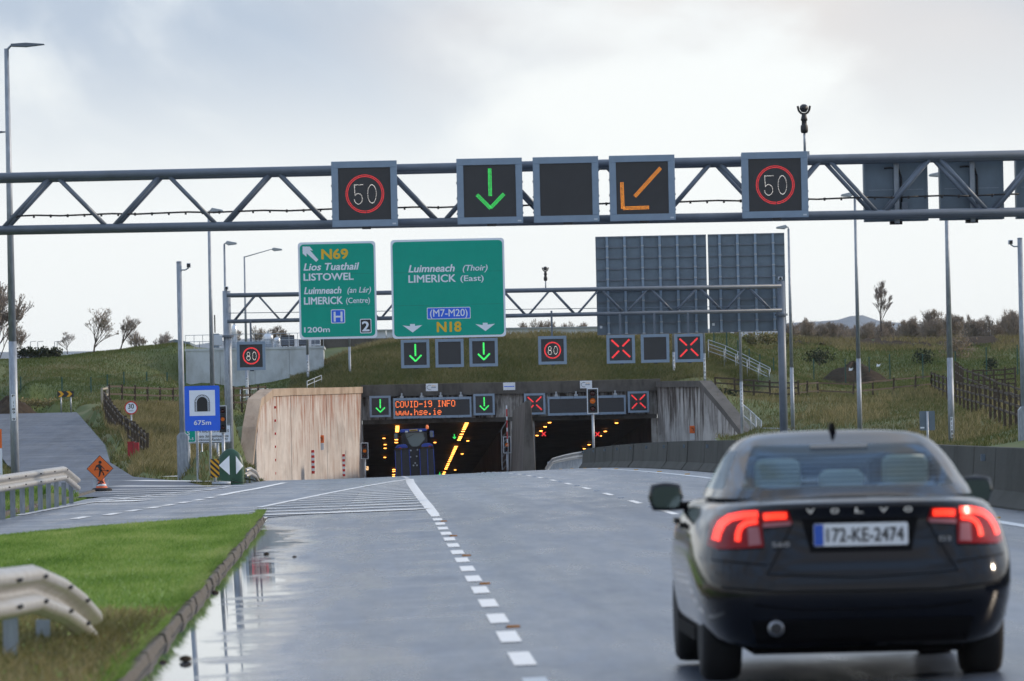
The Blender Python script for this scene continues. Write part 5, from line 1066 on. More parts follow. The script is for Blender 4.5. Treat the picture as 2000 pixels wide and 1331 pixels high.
railing('low steel railing behind the car roof at foot of gantry column', [(1488,866,322),(1525,868,318),(1558,866,316),(1568,880,308)], 4, .85)
railing('short steel railing on the wall below concrete building', [(470,792,352),(505,790,354),(525,790,355)], 4, .95, 4)
railing('small steel handrail on top of pink wall beside hill', [(600,760,376),(628,748,384)], 3, .5)
# ================================================================ service building left of the tunnel, with roof plant
DBd = 396.0
bl = W(362, 682, DBd); brt = W(632, 679, DBd); t = thing('service_building', 'plain pale concrete building with stained walls left of the tunnel', 'building', (bl.x, DBd, 4.0))
xs = [bl.x+(brt.x-bl.x)*i/4 for i in range(5)]
for a, c in zip(xs[:-1], xs[1:]): MB().box(a+.01, c-.01, DBd, DBd+.3, 2.6, bl.z-.16).build('wall_panel','block_concrete',t,world=True)
MB().box(bl.x+.05, brt.x-.05, DBd+.31, DBd+11, 2.5, bl.z-.2).build('wall_core','block_concrete',t,world=True)
MB().box(bl.x-.04, brt.x+.04, DBd-.05, DBd+11.1, bl.z-.159, bl.z).build('roof_edge','block_concrete',t,world=True)
zr_ = bl.z
def plant(name, label, cat, px0, px1, py0, D, build):
    a, c = W(px0, 680, D), W(px1, 680, D); h = W((px0+px1)/2, py0, D).z-zr_; o = thing(name, label, cat, ((a.x+c.x)/2, D, zr_), 0); build(o, (c.x-a.x)/2, h); return o
def tank(o, r, h):
    MB().lathe([(r,.0),(r,h*.78),(r*.8,h*.92),(r*.3,h),(.01,h)], 20).build('tank_body','plant_steel',o,smooth=True); MB().cyl((0,0,h),(0,0,h+.15),.06,.06,8).build('vent','galv',o)
    for f in (.25,.55): MB().lathe([(r+.01,h*f),(r+.025,h*f+.03),(r+.01,h*f+.06)], 20).build('band','galv',o)
def box_unit(mt):
    def f(o, hw_, h):
        MB().box(-hw_,hw_,0,1.2,.1,h).build('casing',mt,o,bevel=.02)
        for i in range(4): MB().box(-hw_*.9,hw_*.9,-.03,-.002,.2+(h-.3)*i/4,.2+(h-.3)*i/4+.08).build('louvre','gantry_steel',o)
        for sx in (-1,1): MB().box(sx*hw_*.8-.05,sx*hw_*.8+.05,.2,.9,0,.1).build('foot','galv',o)
    return f
plant('steel_tank', 'shiny domed steel tank on the concrete building roof', 'tank', 515, 534, 651, DBd+4, tank)
plant('steel_tank', 'small steel tank right of the domed one on roof', 'tank', 535, 548, 659, DBd+5, tank)
plant('white_tank', 'slim white vertical tank on the roof beside gantry column', 'tank', 453, 464, 634, DBd+4, tank)
plant('chiller_unit', 'black square chiller unit on the roof of concrete building', 'plant unit', 549, 575, 655, DBd+3, box_unit('screen'))
plant('chiller_unit', 'second black chiller unit, next to the N69 sign edge', 'plant unit', 584, 603, 664, DBd+3, box_unit('screen'))
plant('plant_unit', 'grey ventilation unit on the roof left of gantry column', 'plant unit', 412, 428, 652, DBd+3, box_unit('sign_back'))
plant('plant_unit', 'white ventilation unit on the roof near the hill', 'plant unit', 608, 626, 662, DBd+4, box_unit('clad_white'))
o = thing('roof_railing', 'galvanised railing round the concrete building roof', 'railing', (bl.x, DBd+.6, zr_))
n = 16; L_ = brt.x-bl.x
for i in range(n+1): MB().cyl((L_*i/n,0,0),(L_*i/n,0,.95),.022,.022,6).build('post','galv',o)
for z in (.95,.5): MB().cyl((0,0,z),(L_,0,z),.022,.022,6).build('rail','galv',o)
# pale parapet of the road crossing above the tunnel
a, c = W(615, 663, 425), W(1172, 655, 425); h = m(15, 425); t = thing('bridge_parapet', 'long pale metal parapet of the road crossing above the tunnel', 'parapet', (a.x, 425, a.z))
nn = 12
for i in range(nn):
    q0, q1 = a.lerp(c, i/nn), a.lerp(c, (i+1)/nn); MB().hexa([(q0.x+.02,425,q0.z),(q1.x-.02,425,q1.z),(q1.x-.02,425.25,q1.z),(q0.x+.02,425.25,q0.z),(q0.x+.02,425,q0.z+h),(q1.x-.02,425,q1.z+h),(q1.x-.02,425.25,q1.z+h),(q0.x+.02,425.25,q0.z+h)]).build('panel','clad_white',t,world=True)
MB().bar(a+Vector((0,-.05,h+.04)), c+Vector((0,-.05,h+.04)), .4, .08).build('capping','galv',t,world=True); MB().bar(a+Vector((0,.1,-.5)), c+Vector((0,.1,-.5)), .5, 1.0).build('plinth','coping_dark',t,world=True)
def shed(x0, x1, y0, y1, D, label, mt='clad_white'):
    a, c = W(x0, y1, D), W(x1, y0, D); t = thing('far_building', label, 'building', (a.x, D, 7)); h = c.z-7; w_ = c.x-a.x
    MB().box(0,w_,0,20,-1,h*.9).build('wall',mt,t); MB().prism([(-.3,h*.9),(w_+.3,h*.9),(w_+.3,h*.97),(w_*.5,h*1.06),(-.3,h*.97)], -.5, 20.5).build('roof','sign_back',t)
    for i in range(3): MB().box(w_*(.15+.3*i),w_*(.25+.3*i),-.05,-.01,h*.5,h*.7).build('window','screen',t)
shed(318, 366, 667, 690, 640, 'low pale shed on the skyline just left of camera post'); shed(55, 110, 685, 699, 900, 'flat grey building far off on the left skyline', 'sign_back')
for i, px in enumerate((60,74,107,112,262,390)):
    p = W(px, 690, 700); o = thing('far_lamp_post', 'tiny distant lamp post on the left skyline', 'lamp post', (p.x, 700, p.z-1), 0, 'tiny lamp posts on left skyline'); hh = m(22, 700)+1
    MB().cyl((0,0,0),(0,0,hh),.07,.04,6).build('pole','gantry_steel',o); MB().bar((0,0,hh),(.7,0,hh+.05),.1,.06).build('lamp_head','gantry_steel',o)
# ================================================================ soil heap, rubbish, bare ground
def heap(name, px, py, D, rx, ry, h, label, mt='soil', n=30):
    p = W(px, py, D); vs_ = []; fs = []; g_ = random.Random(px)
    ph = [g_.uniform(0, 6.28) for _ in range(6)]
    for r in range(9):
        for i in range(n):
            a = 2*math.pi*i/n; f = r/8; w_ = 1+.12*math.sin(3*a+ph[0])+.08*math.sin(7*a+ph[1]); hh = h*max(0, 1-f**1.7)*(1+.13*math.sin(5*a+ph[2])*f+.16*g_.uniform(-1,1))
            vs_.append((p.x+rx*f*w_*math.cos(a), p.y+ry*f*w_*math.sin(a), p.z+hh-.35*f))
    for r in range(8):
        for i in range(n): fs.append((r*n+i, r*n+(i+1)%n, (r+1)*n+(i+1)%n, (r+1)*n+i))
    return tag(MB().add(vs_, fs).build(name, mt, smooth=True), label, 'soil heap')
heap('soil_heap', 1668, 750, 418, 2.9, 5, 1.5, 'dark mound of soil at the foot of right bank')
heap('soil_heap', 20, 806, 330, 1.7, 3, .9, 'small dark mound of soil beside side road at left edge')
for px, py, lab in ((1662,722,'white scrap of plastic lying on the soil heap, left one'),(1716,714,'white scrap of plastic lying on the soil heap, right one')):
    p = W(px, py, 413.2); o = MB().add([(-.16,0,-.1),(.08,.02,-.07),(.17,.0,.12),(-.02,.03,.05),(-.12,.06,.14)], [(0,1,3),(1,2,3),(0,3,4)]).build('plastic_scrap','white_paint'); o.location = p; tag(o, lab, 'litter', 'litter on the soil heap')
# ================================================================ grass
def inroad(X, D, pad=.12):
    o = np.zeros(len(X), bool)
    for tab in (SLIP, ACC):
        ds = [t_[0] for t_ in tab]; a = np.interp(D, ds, [t_[1] for t_ in tab]); c = np.interp(D, ds, [t_[2] for t_ in tab]); o |= (X > a-pad) & (X < c+pad) & (D > ds[0]) & (D < ds[-1])
    return o
def inroad_(X, D): return inroad(X.ravel(), D.ravel(), .4).reshape(X.shape)
gy = np.concatenate([np.arange(20, 101.5, 1.5), [101.6]]); gx = np.stack([np.linspace(-9.5 if d < 78 else min(lerp_rows(SLIP, d)[1]+.5, kerbX(d)-.5), kerbX(d)-.14-.012*max(0, d-97.5)**2, 26) for d in gy]); gd = np.repeat(gy[:,None], 26, 1); gz = terr(gx, gd)+.015
idx = np.arange(gx.size).reshape(gx.shape); me = bpy.data.meshes.new('island_lawn'); me.from_pydata(np.stack([gx,gd,gz],-1).reshape(-1,3).tolist(), [], np.stack([idx[:-1,:-1],idx[:-1,1:],idx[1:,1:],idx[1:,:-1]],-1).reshape(-1,4).tolist()); me.materials.append(MATS['lawn_ground']); me.update(); struct(link('island_lawn', me))
def blades(name, X, D, h, wd, lean, mt, label, cat, zoff=0.0, curve=.5, zs=None):
    n = len(X); z = terr(X, D) if zs is None else zs; a = rs.uniform(0, 2*np.pi, n); la = rs.uniform(0, 2*np.pi, n)
    hh = h*rs.uniform(.55,1.25,n); ww = wd*rs.uniform(.7,1.3,n); lx = np.cos(la)*lean*hh*rs.uniform(.3,1.2,n)+.12*hh; ly = np.sin(la)*lean*hh
    bx, by = np.cos(a)*ww/2, np.sin(a)*ww/2*.4
    v = np.empty((n,5,3)); z0 = z+zoff-.02
    v[:,0] = np.stack([X-bx, D-by, z0], 1); v[:,1] = np.stack([X+bx, D+by, z0], 1)
    v[:,2] = np.stack([X+bx*.8+lx*.35, D+by*.8+ly*.35, z0+hh*.6], 1); v[:,3] = np.stack([X-bx*.8+lx*.35, D-by*.8+ly*.35, z0+hh*.6], 1)
    v[:,4] = np.stack([X+lx, D+ly, z0+hh], 1)
    me = bpy.data.meshes.new(name); me.vertices.add(5*n); me.vertices.foreach_set('co', v.ravel())
    b5 = np.arange(n)*5; quad = np.stack([b5,b5+1,b5+2,b5+3], 1); tri = np.stack([b5+3,b5+2,b5+4], 1); loops = np.concatenate([quad.ravel(), tri.ravel()])
    me.loops.add(len(loops)); me.loops.foreach_set('vertex_index', loops); me.polygons.add(2*n)
    me.polygons.foreach_set('loop_start', np.concatenate([np.arange(n)*4, 4*n+np.arange(n)*3])); me.polygons.foreach_set('loop_total', np.concatenate([np.full(n,4), np.full(n,3)]))
    me.materials.append(MATS[mt]); me.update(calc_edges=True); return stuff(link(name, me), label, cat)
def vnoise(X, D, s, seed=0):
    return (np.sin(X*s*1.7+seed)+np.sin(D*s*.9+seed*2.1)+np.sin((X*.8+D*.6)*s*1.3+seed*.7)+np.sin((X*1.9-D*.35)*s*.8+1.3*seed))/4
def scatter(n, x0, x1, d0, d1, keep=None):
    X = rs.uniform(x0, x1, n); D = rs.uniform(d0, d1, n); k = ~inroad(X, D)
    if keep is not None: k &= keep(X, D)
    return X[k], D[k]
isl = lambda X, D: (X < kerbX(D)-.10-.012*np.maximum(0, D-97.5)**2) & (D < 101.5)
X, D = scatter(420000, -8.2, -1.5, 31, 101.5, lambda X, D: isl(X, D) & (X > -.0685*D-1.0) & ~((np.abs(X+2.35) < .75+.25*np.sin(D*.8)) & (D < 46) & (rs.uniform(0,1,len(X)) < .93)))
blades('lawn_grass', X, D, .065, .011, .6, 'lawn', 'short bright green grass on the kerbed island in the foreground', 'grass')
X, D = scatter(26000, -9, -1.5, 31, 101, lambda X, D: isl(X, D) & (X > -.0685*D-1.0) & (vnoise(X, D, 1.1, 2) > .28))
blades('long_grass', X, D, .10, .012, .9, 'lawn', 'longer yellowish grass tufts scattered over the island lawn', 'grass')
D = rs.uniform(31, 101, 15000); X = kerbX(D)-.09-.12*rs.uniform(0,1,15000)**2+.07*np.maximum(0, vnoise(D*0, D, 2.2, 3)); k_ = vnoise(D*0, D, 1.7, 1) > -.25
blades('kerb_grass', X[k_], D[k_], .07, .012, 1.3, 'lawn', 'untidy grass fringe leaning over the kerbstones', 'grass', zs=np.full(k_.sum(), .065))
X, D = scatter(7000, -3.4, -1.6, 33, 47, isl)
blades('kerb_weeds', X, D, .12, .018, .9, 'dry_grass', 'dry brown weeds around the foreground crash barrier posts', 'weeds')
gx, gd = np.meshgrid(np.linspace(-3.15,-1.75,26), np.linspace(30,46,60)); gz = terr(gx, gd)+.012+.02*np.sin(gx*9)*np.sin(gd*4)-.12*np.clip(np.abs(gx+2.42)-.5,0,1)-.05*np.clip(gd-44,0,2)
idx = np.arange(gx.size).reshape(gx.shape); me = bpy.data.meshes.new('bare_earth'); me.from_pydata(np.stack([gx,gd,gz],-1).reshape(-1,3).tolist(), [], np.stack([idx[:-1,:-1],idx[:-1,1:],idx[1:,1:],idx[1:,:-1]],-1).reshape(-1,4).tolist()); me.materials.append(MATS['soil']); me.update(); struct(link('bare_earth', me))
X, D = scatter(60000, -14, -6.6, 84, 160, lambda X, D: X > -.075*D-1)
blades('verge_grass', X, D, .15, .025, .7, 'lawn', 'green verge grass behind the far crash barrier', 'grass')
X, D = scatter(70000, -24, -4.2, 160, 306, lambda X, D: (X < wallL(D)-.1) | (D < 300))
blades('verge_grass', X, D, .24, .035, .7, 'rough_grass', 'rough grass around the signs and side road fence', 'grass')
fx = lambda D: np.interp(D, [205,240,266,296,320], [-9.0,-10.0,-12.0,-14.2,-14.5])
X, D = scatter(60000, -15, -7, 208, 325, lambda X, D: (X > fx(D)-.2) & (X < fx(D)+4.2))
blades('dry_grass', X, D, .42, .035, .6, 'dry_grass', 'tall pale dry grass on the slope right of side road fence', 'grass')
X, D = scatter(120000, -34, -6, 335, 425, lambda X, D: ~((X > bl.x-.3) & (D > DBd-1)))
blades('bank_grass', X, D, .17, .035, .9, 'bank_grass', 'rough green grass covering the left bank', 'grass')
X, D = scatter(120000, -6, 26, 381, 402, lambda X, D: ~((X < brt.x+.3) & (D > DBd-1)))
blades('hill_grass', X, D, .34, .035, 1.2, 'rough_grass', 'long wind-combed grass on the slope above the tunnel', 'grass')
X, D = scatter(9000, -4, 24, 398, 404); blades('hill_crest_grass', X, D, .5, .05, .9, 'dry_grass', 'pale dry grass along the crest above the tunnel', 'grass')
X, D = scatter(110000, 19.4, 45, 200, 400, lambda X, D: (X > np.where(D < 330, 19.4, 18.6+(380-D)*.054+.2)) & (X < .118*D+3))
blades('right_bank_grass', X, D, .22, .035, .9, 'rough_grass', 'rough grass on the bank beyond the opposite carriageway', 'grass')
X, D = scatter(22000, 24, 45, 230, 380, lambda X, D: vnoise(X, D, .35, 5) > .1); blades('right_dry_grass', X, D, .55, .04, .7, 'dry_grass', 'tall dry grass below the long fence at right', 'grass')
X, D = scatter(80000, 20, 62, 400, 453); blades('far_bank_grass', X, D, .22, .05, .9, 'bank_grass', 'dark rough grass covering the bank behind right fences', 'grass')
X, D = scatter(14000, 22, 60, 446, 460, lambda X, D: vnoise(X, D, .5, 1) > -.1); blades('dead_reeds', X, D, .5, .04, .9, 'dry_grass', 'pale dead reeds below the crest of the right bank', 'reeds')
# earth crest of the right bank
ce = MB(); q = [W(px, py, 463) for px, py in ((1535,663),(1600,664),(1680,664),(1760,662),(1840,663),(1920,661),(2060,660))]; vs_ = []
NQ = 60
for i in range(NQ+1):
    s = (len(q)-1)*i/NQ; j = min(len(q)-2, int(s)); p = q[j].lerp(q[j+1], s-j)
    for dy in (-12,-8,-4,0,5): vs_.append((p.x, p.y+dy, tz(p.x, p.y+dy)+.07+rnd.uniform(-.1,.14)))
ce.add(vs_, [(i*5+k,(i+1)*5+k,(i+1)*5+k+1,i*5+k+1) for i in range(NQ) for k in range(4)]); struct(ce.build('earth_crest','soil',smooth=True))
# ================================================================ shrubs and trees
def leaf_cloud(n, rx, ry, rz, size, g_, hollow=.0, base=0.0):
    c = g_.normal(0, .42, (n,3)); r = np.linalg.norm(c, axis=1, keepdims=True); c = c/np.maximum(r, 1e-6)*np.minimum(r, 1.15); c *= (rx,ry,rz); c[:,2] += rz+base; c[:,2] = np.maximum(c[:,2], .05)
    a = g_.normal(0, 1, (n,3)); b_ = g_.normal(0, 1, (n,3)); a /= np.linalg.norm(a,axis=1,keepdims=True); b_ = np.cross(a, b_); b_ /= np.linalg.norm(b_,axis=1,keepdims=True); s = size*g_.uniform(.5,1.4,(n,1))
    return c, a*s, b_*s*.6
def leaf_mesh(name, c, a, b_, mt):
    n = len(c); v = np.stack([c-a, c+b_, c+a, c-b_], 1).reshape(-1,3); me = bpy.data.meshes.new(name); me.vertices.add(4*n); me.vertices.foreach_set('co', v.ravel()); me.loops.add(4*n); me.loops.foreach_set('vertex_index', np.arange(4*n)); me.polygons.add(n); me.polygons.foreach_set('loop_start', np.arange(n)*4); me.polygons.foreach_set('loop_total', np.full(n,4)); me.materials.append(MATS[mt]); me.update(calc_edges=True); return me
def bare_tree(seed, h, spread, levels=5, leaves=0, up=.35, lean=0.0, twig=.018):
    g_ = random.Random(seed); trunk = MB(); tw = MB(); tips = []
    def grow(p, d, l, r, lev):
        n = 2 if lev < 2 else 1; q = p
        for _ in range(n):
            d = (d+Vector((g_.gauss(0,.10)+lean*.1,g_.gauss(0,.10),.05))).normalized(); q2 = q+d*l/n; r2 = r*.84
            if lev < 3: trunk.cyl(q, q2, r, r2, 6 if lev < 2 else 4, False)
            else:
                s = d.cross(Vector((g_.gauss(0,1),g_.gauss(0,1),g_.gauss(0,1)))).normalized()*max(r, twig*.5); tw.add([q-s, q+s, q2+s*.5, q2-s*.5], [(0,1,2,3)])
            q = q2; r = r2
        if lev >= levels: tips.append(q); return
        kids = g_.randint(2, 3) if lev else g_.randint(4, 6)
        for i in range(kids):
            a = g_.uniform(0, 2*math.pi); s = g_.uniform(.35, .95)*spread; nd_ = (d+Vector((math.cos(a)*s, math.sin(a)*s, g_.uniform(-.1, up)))).normalized()
            t_ = g_.uniform(.35, 1.0) if lev == 0 else g_.uniform(.6,1.0); start = p.lerp(q, t_) if lev else Vector((q.x*t_, q.y*t_, p.z+(q.z-p.z)*t_))
            grow(start, nd_, l*g_.uniform(.55,.8), r*g_.uniform(.5,.7), lev+1)
        if lev < levels-1: grow(q, d, l*.72, r*.85, lev+1)
    grow(Vector((0,0,-.3)), Vector((lean*.3,0,1)).normalized(), h*.36, h*.016+.02, 0)
    zz = max(v[2] for v in tw.v); k = h/zz; trunk.v = [(x*k,y*k,z*k) for x,y,z in trunk.v]; tw.v = [(x*k,y*k,z*k) for x,y,z in tw.v]
    lf = None
    if leaves:
        gg = np.random.RandomState(seed); ti = np.array([tuple(p*k) for p in tips]); c = ti[gg.randint(0, len(ti), leaves)]+gg.normal(0, .12*h/6, (leaves,3)); a = gg.normal(0,1,(leaves,3)); b_ = np.cross(a, gg.normal(0,1,(leaves,3))); s = .05*gg.uniform(.6,1.5,(leaves,1))*max(1, h/6)
        lf = (c, a/np.linalg.norm(a,axis=1,keepdims=True)*s, b_/np.linalg.norm(b_,axis=1,keepdims=True)*s*.7)
    return trunk, tw, lf
mat('bark', (.060,.046,.036), .9, 0, .3, 10)
TREES = {}
def tree(key, px, py, D, h, label, grp, spec, zb_=None, rot=None, name='bare_tree'):
    if key not in TREES:
        tr, tw, lf = bare_tree(**spec); a = tr.build('trunk','bark'); b_ = tw.build('crown','twigs'); me3 = leaf_mesh('leaves', *lf, 'autumn_leaf') if lf else None
        TREES[key] = (a.data, b_.data, me3, spec['h']); bpy.data.objects.remove(a); bpy.data.objects.remove(b_)
    p = W(px, py, D); z = p.z if zb_ is None else zb_; t = thing(name, label, 'tree', (p.x, D, z), rnd.uniform(0,6.28) if rot is None else rot, grp); tm = TREES[key]; s = h/tm[3]
    for nm, me in (('trunk', tm[0]), ('crown', tm[1]), ('leaves', tm[2])):
        if me: o = link(nm, me, t); o.scale = (s, s, s)
    return t
LS = 'bare trees on the left skyline'; RS = 'bare trees along the right skyline'
sp1 = dict(seed=11, h=3.2, spread=1.0, levels=5, leaves=260, up=.25, lean=.6, twig=.03); sp2 = dict(seed=23, h=3.0, spread=.6, levels=5, leaves=150, up=.6, lean=.3, twig=.03); sp3 = dict(seed=31, h=6, spread=.8, levels=6, leaves=900, up=.4, twig=.05); sp4 = dict(seed=47, h=7, spread=.65, levels=6, leaves=3200, up=.6, twig=.06); sp5 = dict(seed=59, h=8, spread=.5, levels=6, leaves=0, up=.6, lean=.15, twig=.05); sp6 = dict(seed=67, h=6.5, spread=.95, levels=6, leaves=3800, up=.45, twig=.06)
tree('l1', 183, 697, 408, 3.1, 'leaning bare bush with few leaves on left bank, the tallest there', LS, sp1, 7.2, 0)
tree('l2', 233, 696, 408, 2.5, 'slim bare bush on the left bank right of leaning one', LS, sp2, 7.2, 0)
tree('l1', 132, 698, 412, 1.5, 'small dark-leaved bush on left bank, left of leaning one', LS, sp1, 7.2, 2)
tree('l2', 288, 692, 470, 3.0, 'wispy pale bush on the left skyline, left of a pair', LS, sp2, 6.8); tree('l2', 306, 692, 470, 2.8, 'wispy pale bush on the left skyline, right of a pair', LS, sp2, 6.8, 1)
tree('l3', -6, 705, 300, 5.0, 'bare brown tree at the left picture edge behind lamp post', LS, sp3, W(-6,690,300).z-1.2); tree('l3', 28, 700, 330, 2.6, 'small bare bush just right of the left lamp post', LS, sp3, W(28,700,330).z-.6)
tree('r5', 1722, 664, 470, 4.2, 'tall slender bare tree standing alone above the right bank', RS, sp5, 8.4, .6)
i = 0; g_ = random.Random(5)
belt = [(1545,632),(1560,618),(1580,622),(1605,628),(1635,636),(1660,630),(1690,624),(1710,632),(1740,630),(1765,622),(1785,618),(1805,622),(1825,610),(1838,602),(1855,616),(1872,606),(1892,610),(1912,622),(1930,616),(1948,628),(1965,610),(1985,600),(2010,598)]
for k_ in range(64):
    px = 1545+k_*7.3+g_.uniform(-3,3); top = np.interp(px, [b_[0] for b_ in belt], [b_[1] for b_ in belt])+(g_.uniform(-5,6) if k_ % 2 else g_.uniform(4,18)); D = g_.uniform(530,570) if k_ % 2 else g_.uniform(575,660)
    p = W(px, top, D); kk, s_ = (('r4', sp4), ('r6', sp6), ('r3', sp3), ('r5', sp5))[(0,1,2,0,1,3)[k_ % 6]]; tree(kk, px, top, D, p.z-7.0, 'brown leafless tree in the hazy belt along the right skyline', RS, s_, 7.0); i += 1
for px, top, D in ((1410,640,520),(1436,644,540),(1395,650,540),(1470,648,560),(1500,650,560),(1525,648,560)): p = W(px, top, D); tree('r4' if i % 2 else 'r6', px, top, D, p.z-7.6, 'brown leafless tree seen below the sign backs', 'trees below the sign backs', sp4 if i % 2 else sp6, 7.6); i += 1
for px, top, D in ((460,640,470),(500,636,475),(540,634,475),(570,640,478),(1020,628,470),(1045,622,468),(1075,624,472),(1110,626,470),(1140,628,470),(745,648,470)): p = W(px, top, D); tree('l2' if i % 2 else 'r3', px, top, D, p.z-7.4, 'bare scrub bush on the skyline above the tunnel', 'scrub bushes above the tunnel', sp2 if i % 2 else sp3, 7.4); i += 1
SH = {}
def shrub(px, py, D, rx, rz, n, label, grp, mt='shrub_leaf', size=.1):
    p = W(px, py, D); g_ = np.random.RandomState(int(px)); c, a, b_ = leaf_cloud(n, rx, rx*.9, rz, size, g_); t = thing('shrub', label, 'shrub', p, 0, grp); link('foliage', leaf_mesh('foliage', c, a, b_, mt), t)
    st = MB(); [st.cyl((0,0,-.1), (g_.normal(0,.3)*rx, g_.normal(0,.3)*rx, rz*1.2), .02, .008, 5) for _ in range(5)]; st.build('stem','bark',t)
for px, rx in ((45,.5),(60,.6),(78,.7),(95,.55),(110,.6)): shrub(px, 701, 404, rx, .42, 260, 'low dark evergreen shrub in the row on left bank crest', 'dark shrubs on the left crest')
shrub(1600, 712, 425, 1.1, .6, 500, 'dark rounded shrub beside the soil heap', 'shrubs on the right bank'); shrub(1805, 712, 432, .8, .6, 400, 'dark shrub behind the second tall lamp post', 'shrubs on the right bank'); shrub(1870, 700, 440, 1.5, 1.0, 700, 'yellow-brown bush high on the right bank', 'shrubs on the right bank', 'autumn_leaf'); shrub(1935, 722, 425, .5, .45, 250, 'small dark shrub low on the right bank', 'shrubs on the right bank')
for px, py in ((1500,668),(1535,672),(1460,672)): shrub(px, py+4, 440, 1.3, .5, 500, 'olive scrub clump left of the gantry column on right bank', 'scrub by the gantry column', 'rough_grass')
shrub(1410, 790, 352, .9, .5, 400, 'dark scrub along the sloping right retaining wall', 'scrub by the wing wall')
for px in (30, 60, 95): shrub(px+8, 797, 350, .9, .3, 350, 'low brown scrub at the foot of left bank mesh fence', 'scrub at the left fence', 'dry_grass', .08)
shrub(150, 797, 352, 1.0, .3, 400, 'low brown scrub clump right of the chevron sign', 'scrub at the left fence', 'dry_grass', .08)
# debris along the kerb
for px, py, s in ((362,1293,.05),(318,1297,.03),(420,1160,.035),(520,1085,.04),(575,1090,.03)):
    g = G(px, py); o = MB().lathe([(s*.3,0),(s,.2*s),(s*.8,.7*s),(s*.2,.9*s)], 7).build('stone','soil'); o.location = (g.x, g.y, g.z); tag(o, 'small dark clod lying in the puddle by the kerb', 'stone', 'clods by the kerb')

haze = MB().box(-4500, 4500, -450, 4700, -20, 75)
HM = bpy.data.materials.new('haze'); HM.use_nodes = True; T = HM.node_tree; T.nodes.clear(); ho = T.nodes.new('ShaderNodeOutputMaterial'); hv = T.nodes.new('ShaderNodeVolumePrincipled'); hv.inputs['Density'].default_value = .00004; hv.inputs['Color'].default_value = (.86,.92,1,1); hv.inputs['Anisotropy'].default_value = .2; T.links.new(hv.outputs[0], ho.inputs['Volume']); MATS['haze'] = HM
stuff(haze.build('haze', 'haze'), 'thin pale haze filling the air over the whole scene', 'haze')
# ================================================================ tractor (seen from behind, driving into the tunnel)
DT = 335.0
mat('tractor_blue', (.012,.05,.34), .4, 0, .2, 4); mat('panel_dark', (.02,.021,.026), .6, 0, .3, 5); mat('cab_glass', (.10,.14,.15), .08, 0, coat=.5); mat('plate_yellow', (.55,.36,.03), .5)
mat('beacon', (.6,.12,.02), .3, emit=(1,.25,.06), estr=.25)
c = W(810, 900, DT); zg = Zr(c.x, DT); t = thing('tractor', 'blue tractor with folded rear panels driving into left tunnel mouth', 'tractor', (c.x, DT, zg)); k = m(1, DT)
kz = lambda py: W(810, py, DT).z-zg
TQ = lambda zx, zy: (lambda p: (p.x-c.x, p.z-zg))(W(740+zx/8.875, 800+zy/8.875, DT))
def tprism(nm, mt, pts, y0, y1, bevel=0): return MB().prism([TQ(*p) for p in pts][::-1], y0, y1).build(nm, mt, t, bevel=bevel)
tprism('roof', 'tractor_blue', [(362,360),(400,346),(820,333),(832,350),(826,375),(372,402)], .0, 1.7, .02)
o = tprism('number_plate', 'plate_yellow', [(528,350),(668,343),(670,375),(530,382)], -.03, -.01)
x, z = TQ(545, 378); text('digits', '06 L 1096', x, z, .09, 'black', o, -.034, 0, .02, .32) if False else MB().box(*(lambda a, b_: (a[0], b_[0], -.036, -.031, b_[1], a[1]))(TQ(548,357), TQ(650,370))).build('plate_characters', 'black', o)
tprism('cab_rear_glass', 'cab_glass', [(440,405),(780,395),(800,480),(790,540),(715,625),(640,648),(570,640),(510,580),(455,470)], .25, .27)
tprism('cab_frame', 'black', [(395,405),(440,405),(455,470),(510,580),(570,640),(640,648),(715,625),(790,540),(800,480),(780,395),(822,392),(835,520),(828,600),(740,690),(500,690),(420,600)], .1, .24) if False else None
fr = MB()
for a, b_ in (((418,400),(425,590)),((425,590),(520,660)),((520,660),(720,655)),((720,655),(832,575)),((832,575),(812,392)),((440,405),(455,470)),((455,470),(510,580)),((790,540),(715,630)),((798,480),(783,398))):
    p, q0 = TQ(*a), TQ(*b_); fr.bar((p[0],.2,p[1]),(q0[0],.2,q0[1]),.09,.09)
fr.build('cab_frame','black',t)
MB().box(-.75,.75,.9,2.0,.9,kz(845)).build('cab_interior','panel_dark',t); MB().box(-.35,.35,2.0,4.2,.9,kz(870)).build('bonnet','tractor_blue',t,bevel=.1)
p = TQ(680,545); MB().lathe([(.01,-.22),(.16,-.2),(.2,0),(.15,.12),(.08,.16),(.09,.22),(.11,.32),(.06,.42),(.01,.43)], 12, (p[0],.55,p[1])).build('driver','sign_orange',t,smooth=True)
p, q0 = TQ(485,490), TQ(605,430); MB().bar((p[0],.22,p[1]),(q0[0],.22,q0[1]),.03,.03).build('wiper','black',t)
for pts in ([(282,672),(300,640),(350,612),(460,605),(492,630),(497,668)], [(738,652),(745,610),(790,588),(880,583),(925,610),(948,650)]): tprism('fender','tractor_blue',pts,-.1,.8,.02)
for pts in ([(350,662),(385,660),(385,672),(350,674)],[(862,634),(905,630),(905,645),(862,650)]): tprism('tail_lamp','sign_red',pts,-.14,-.11)
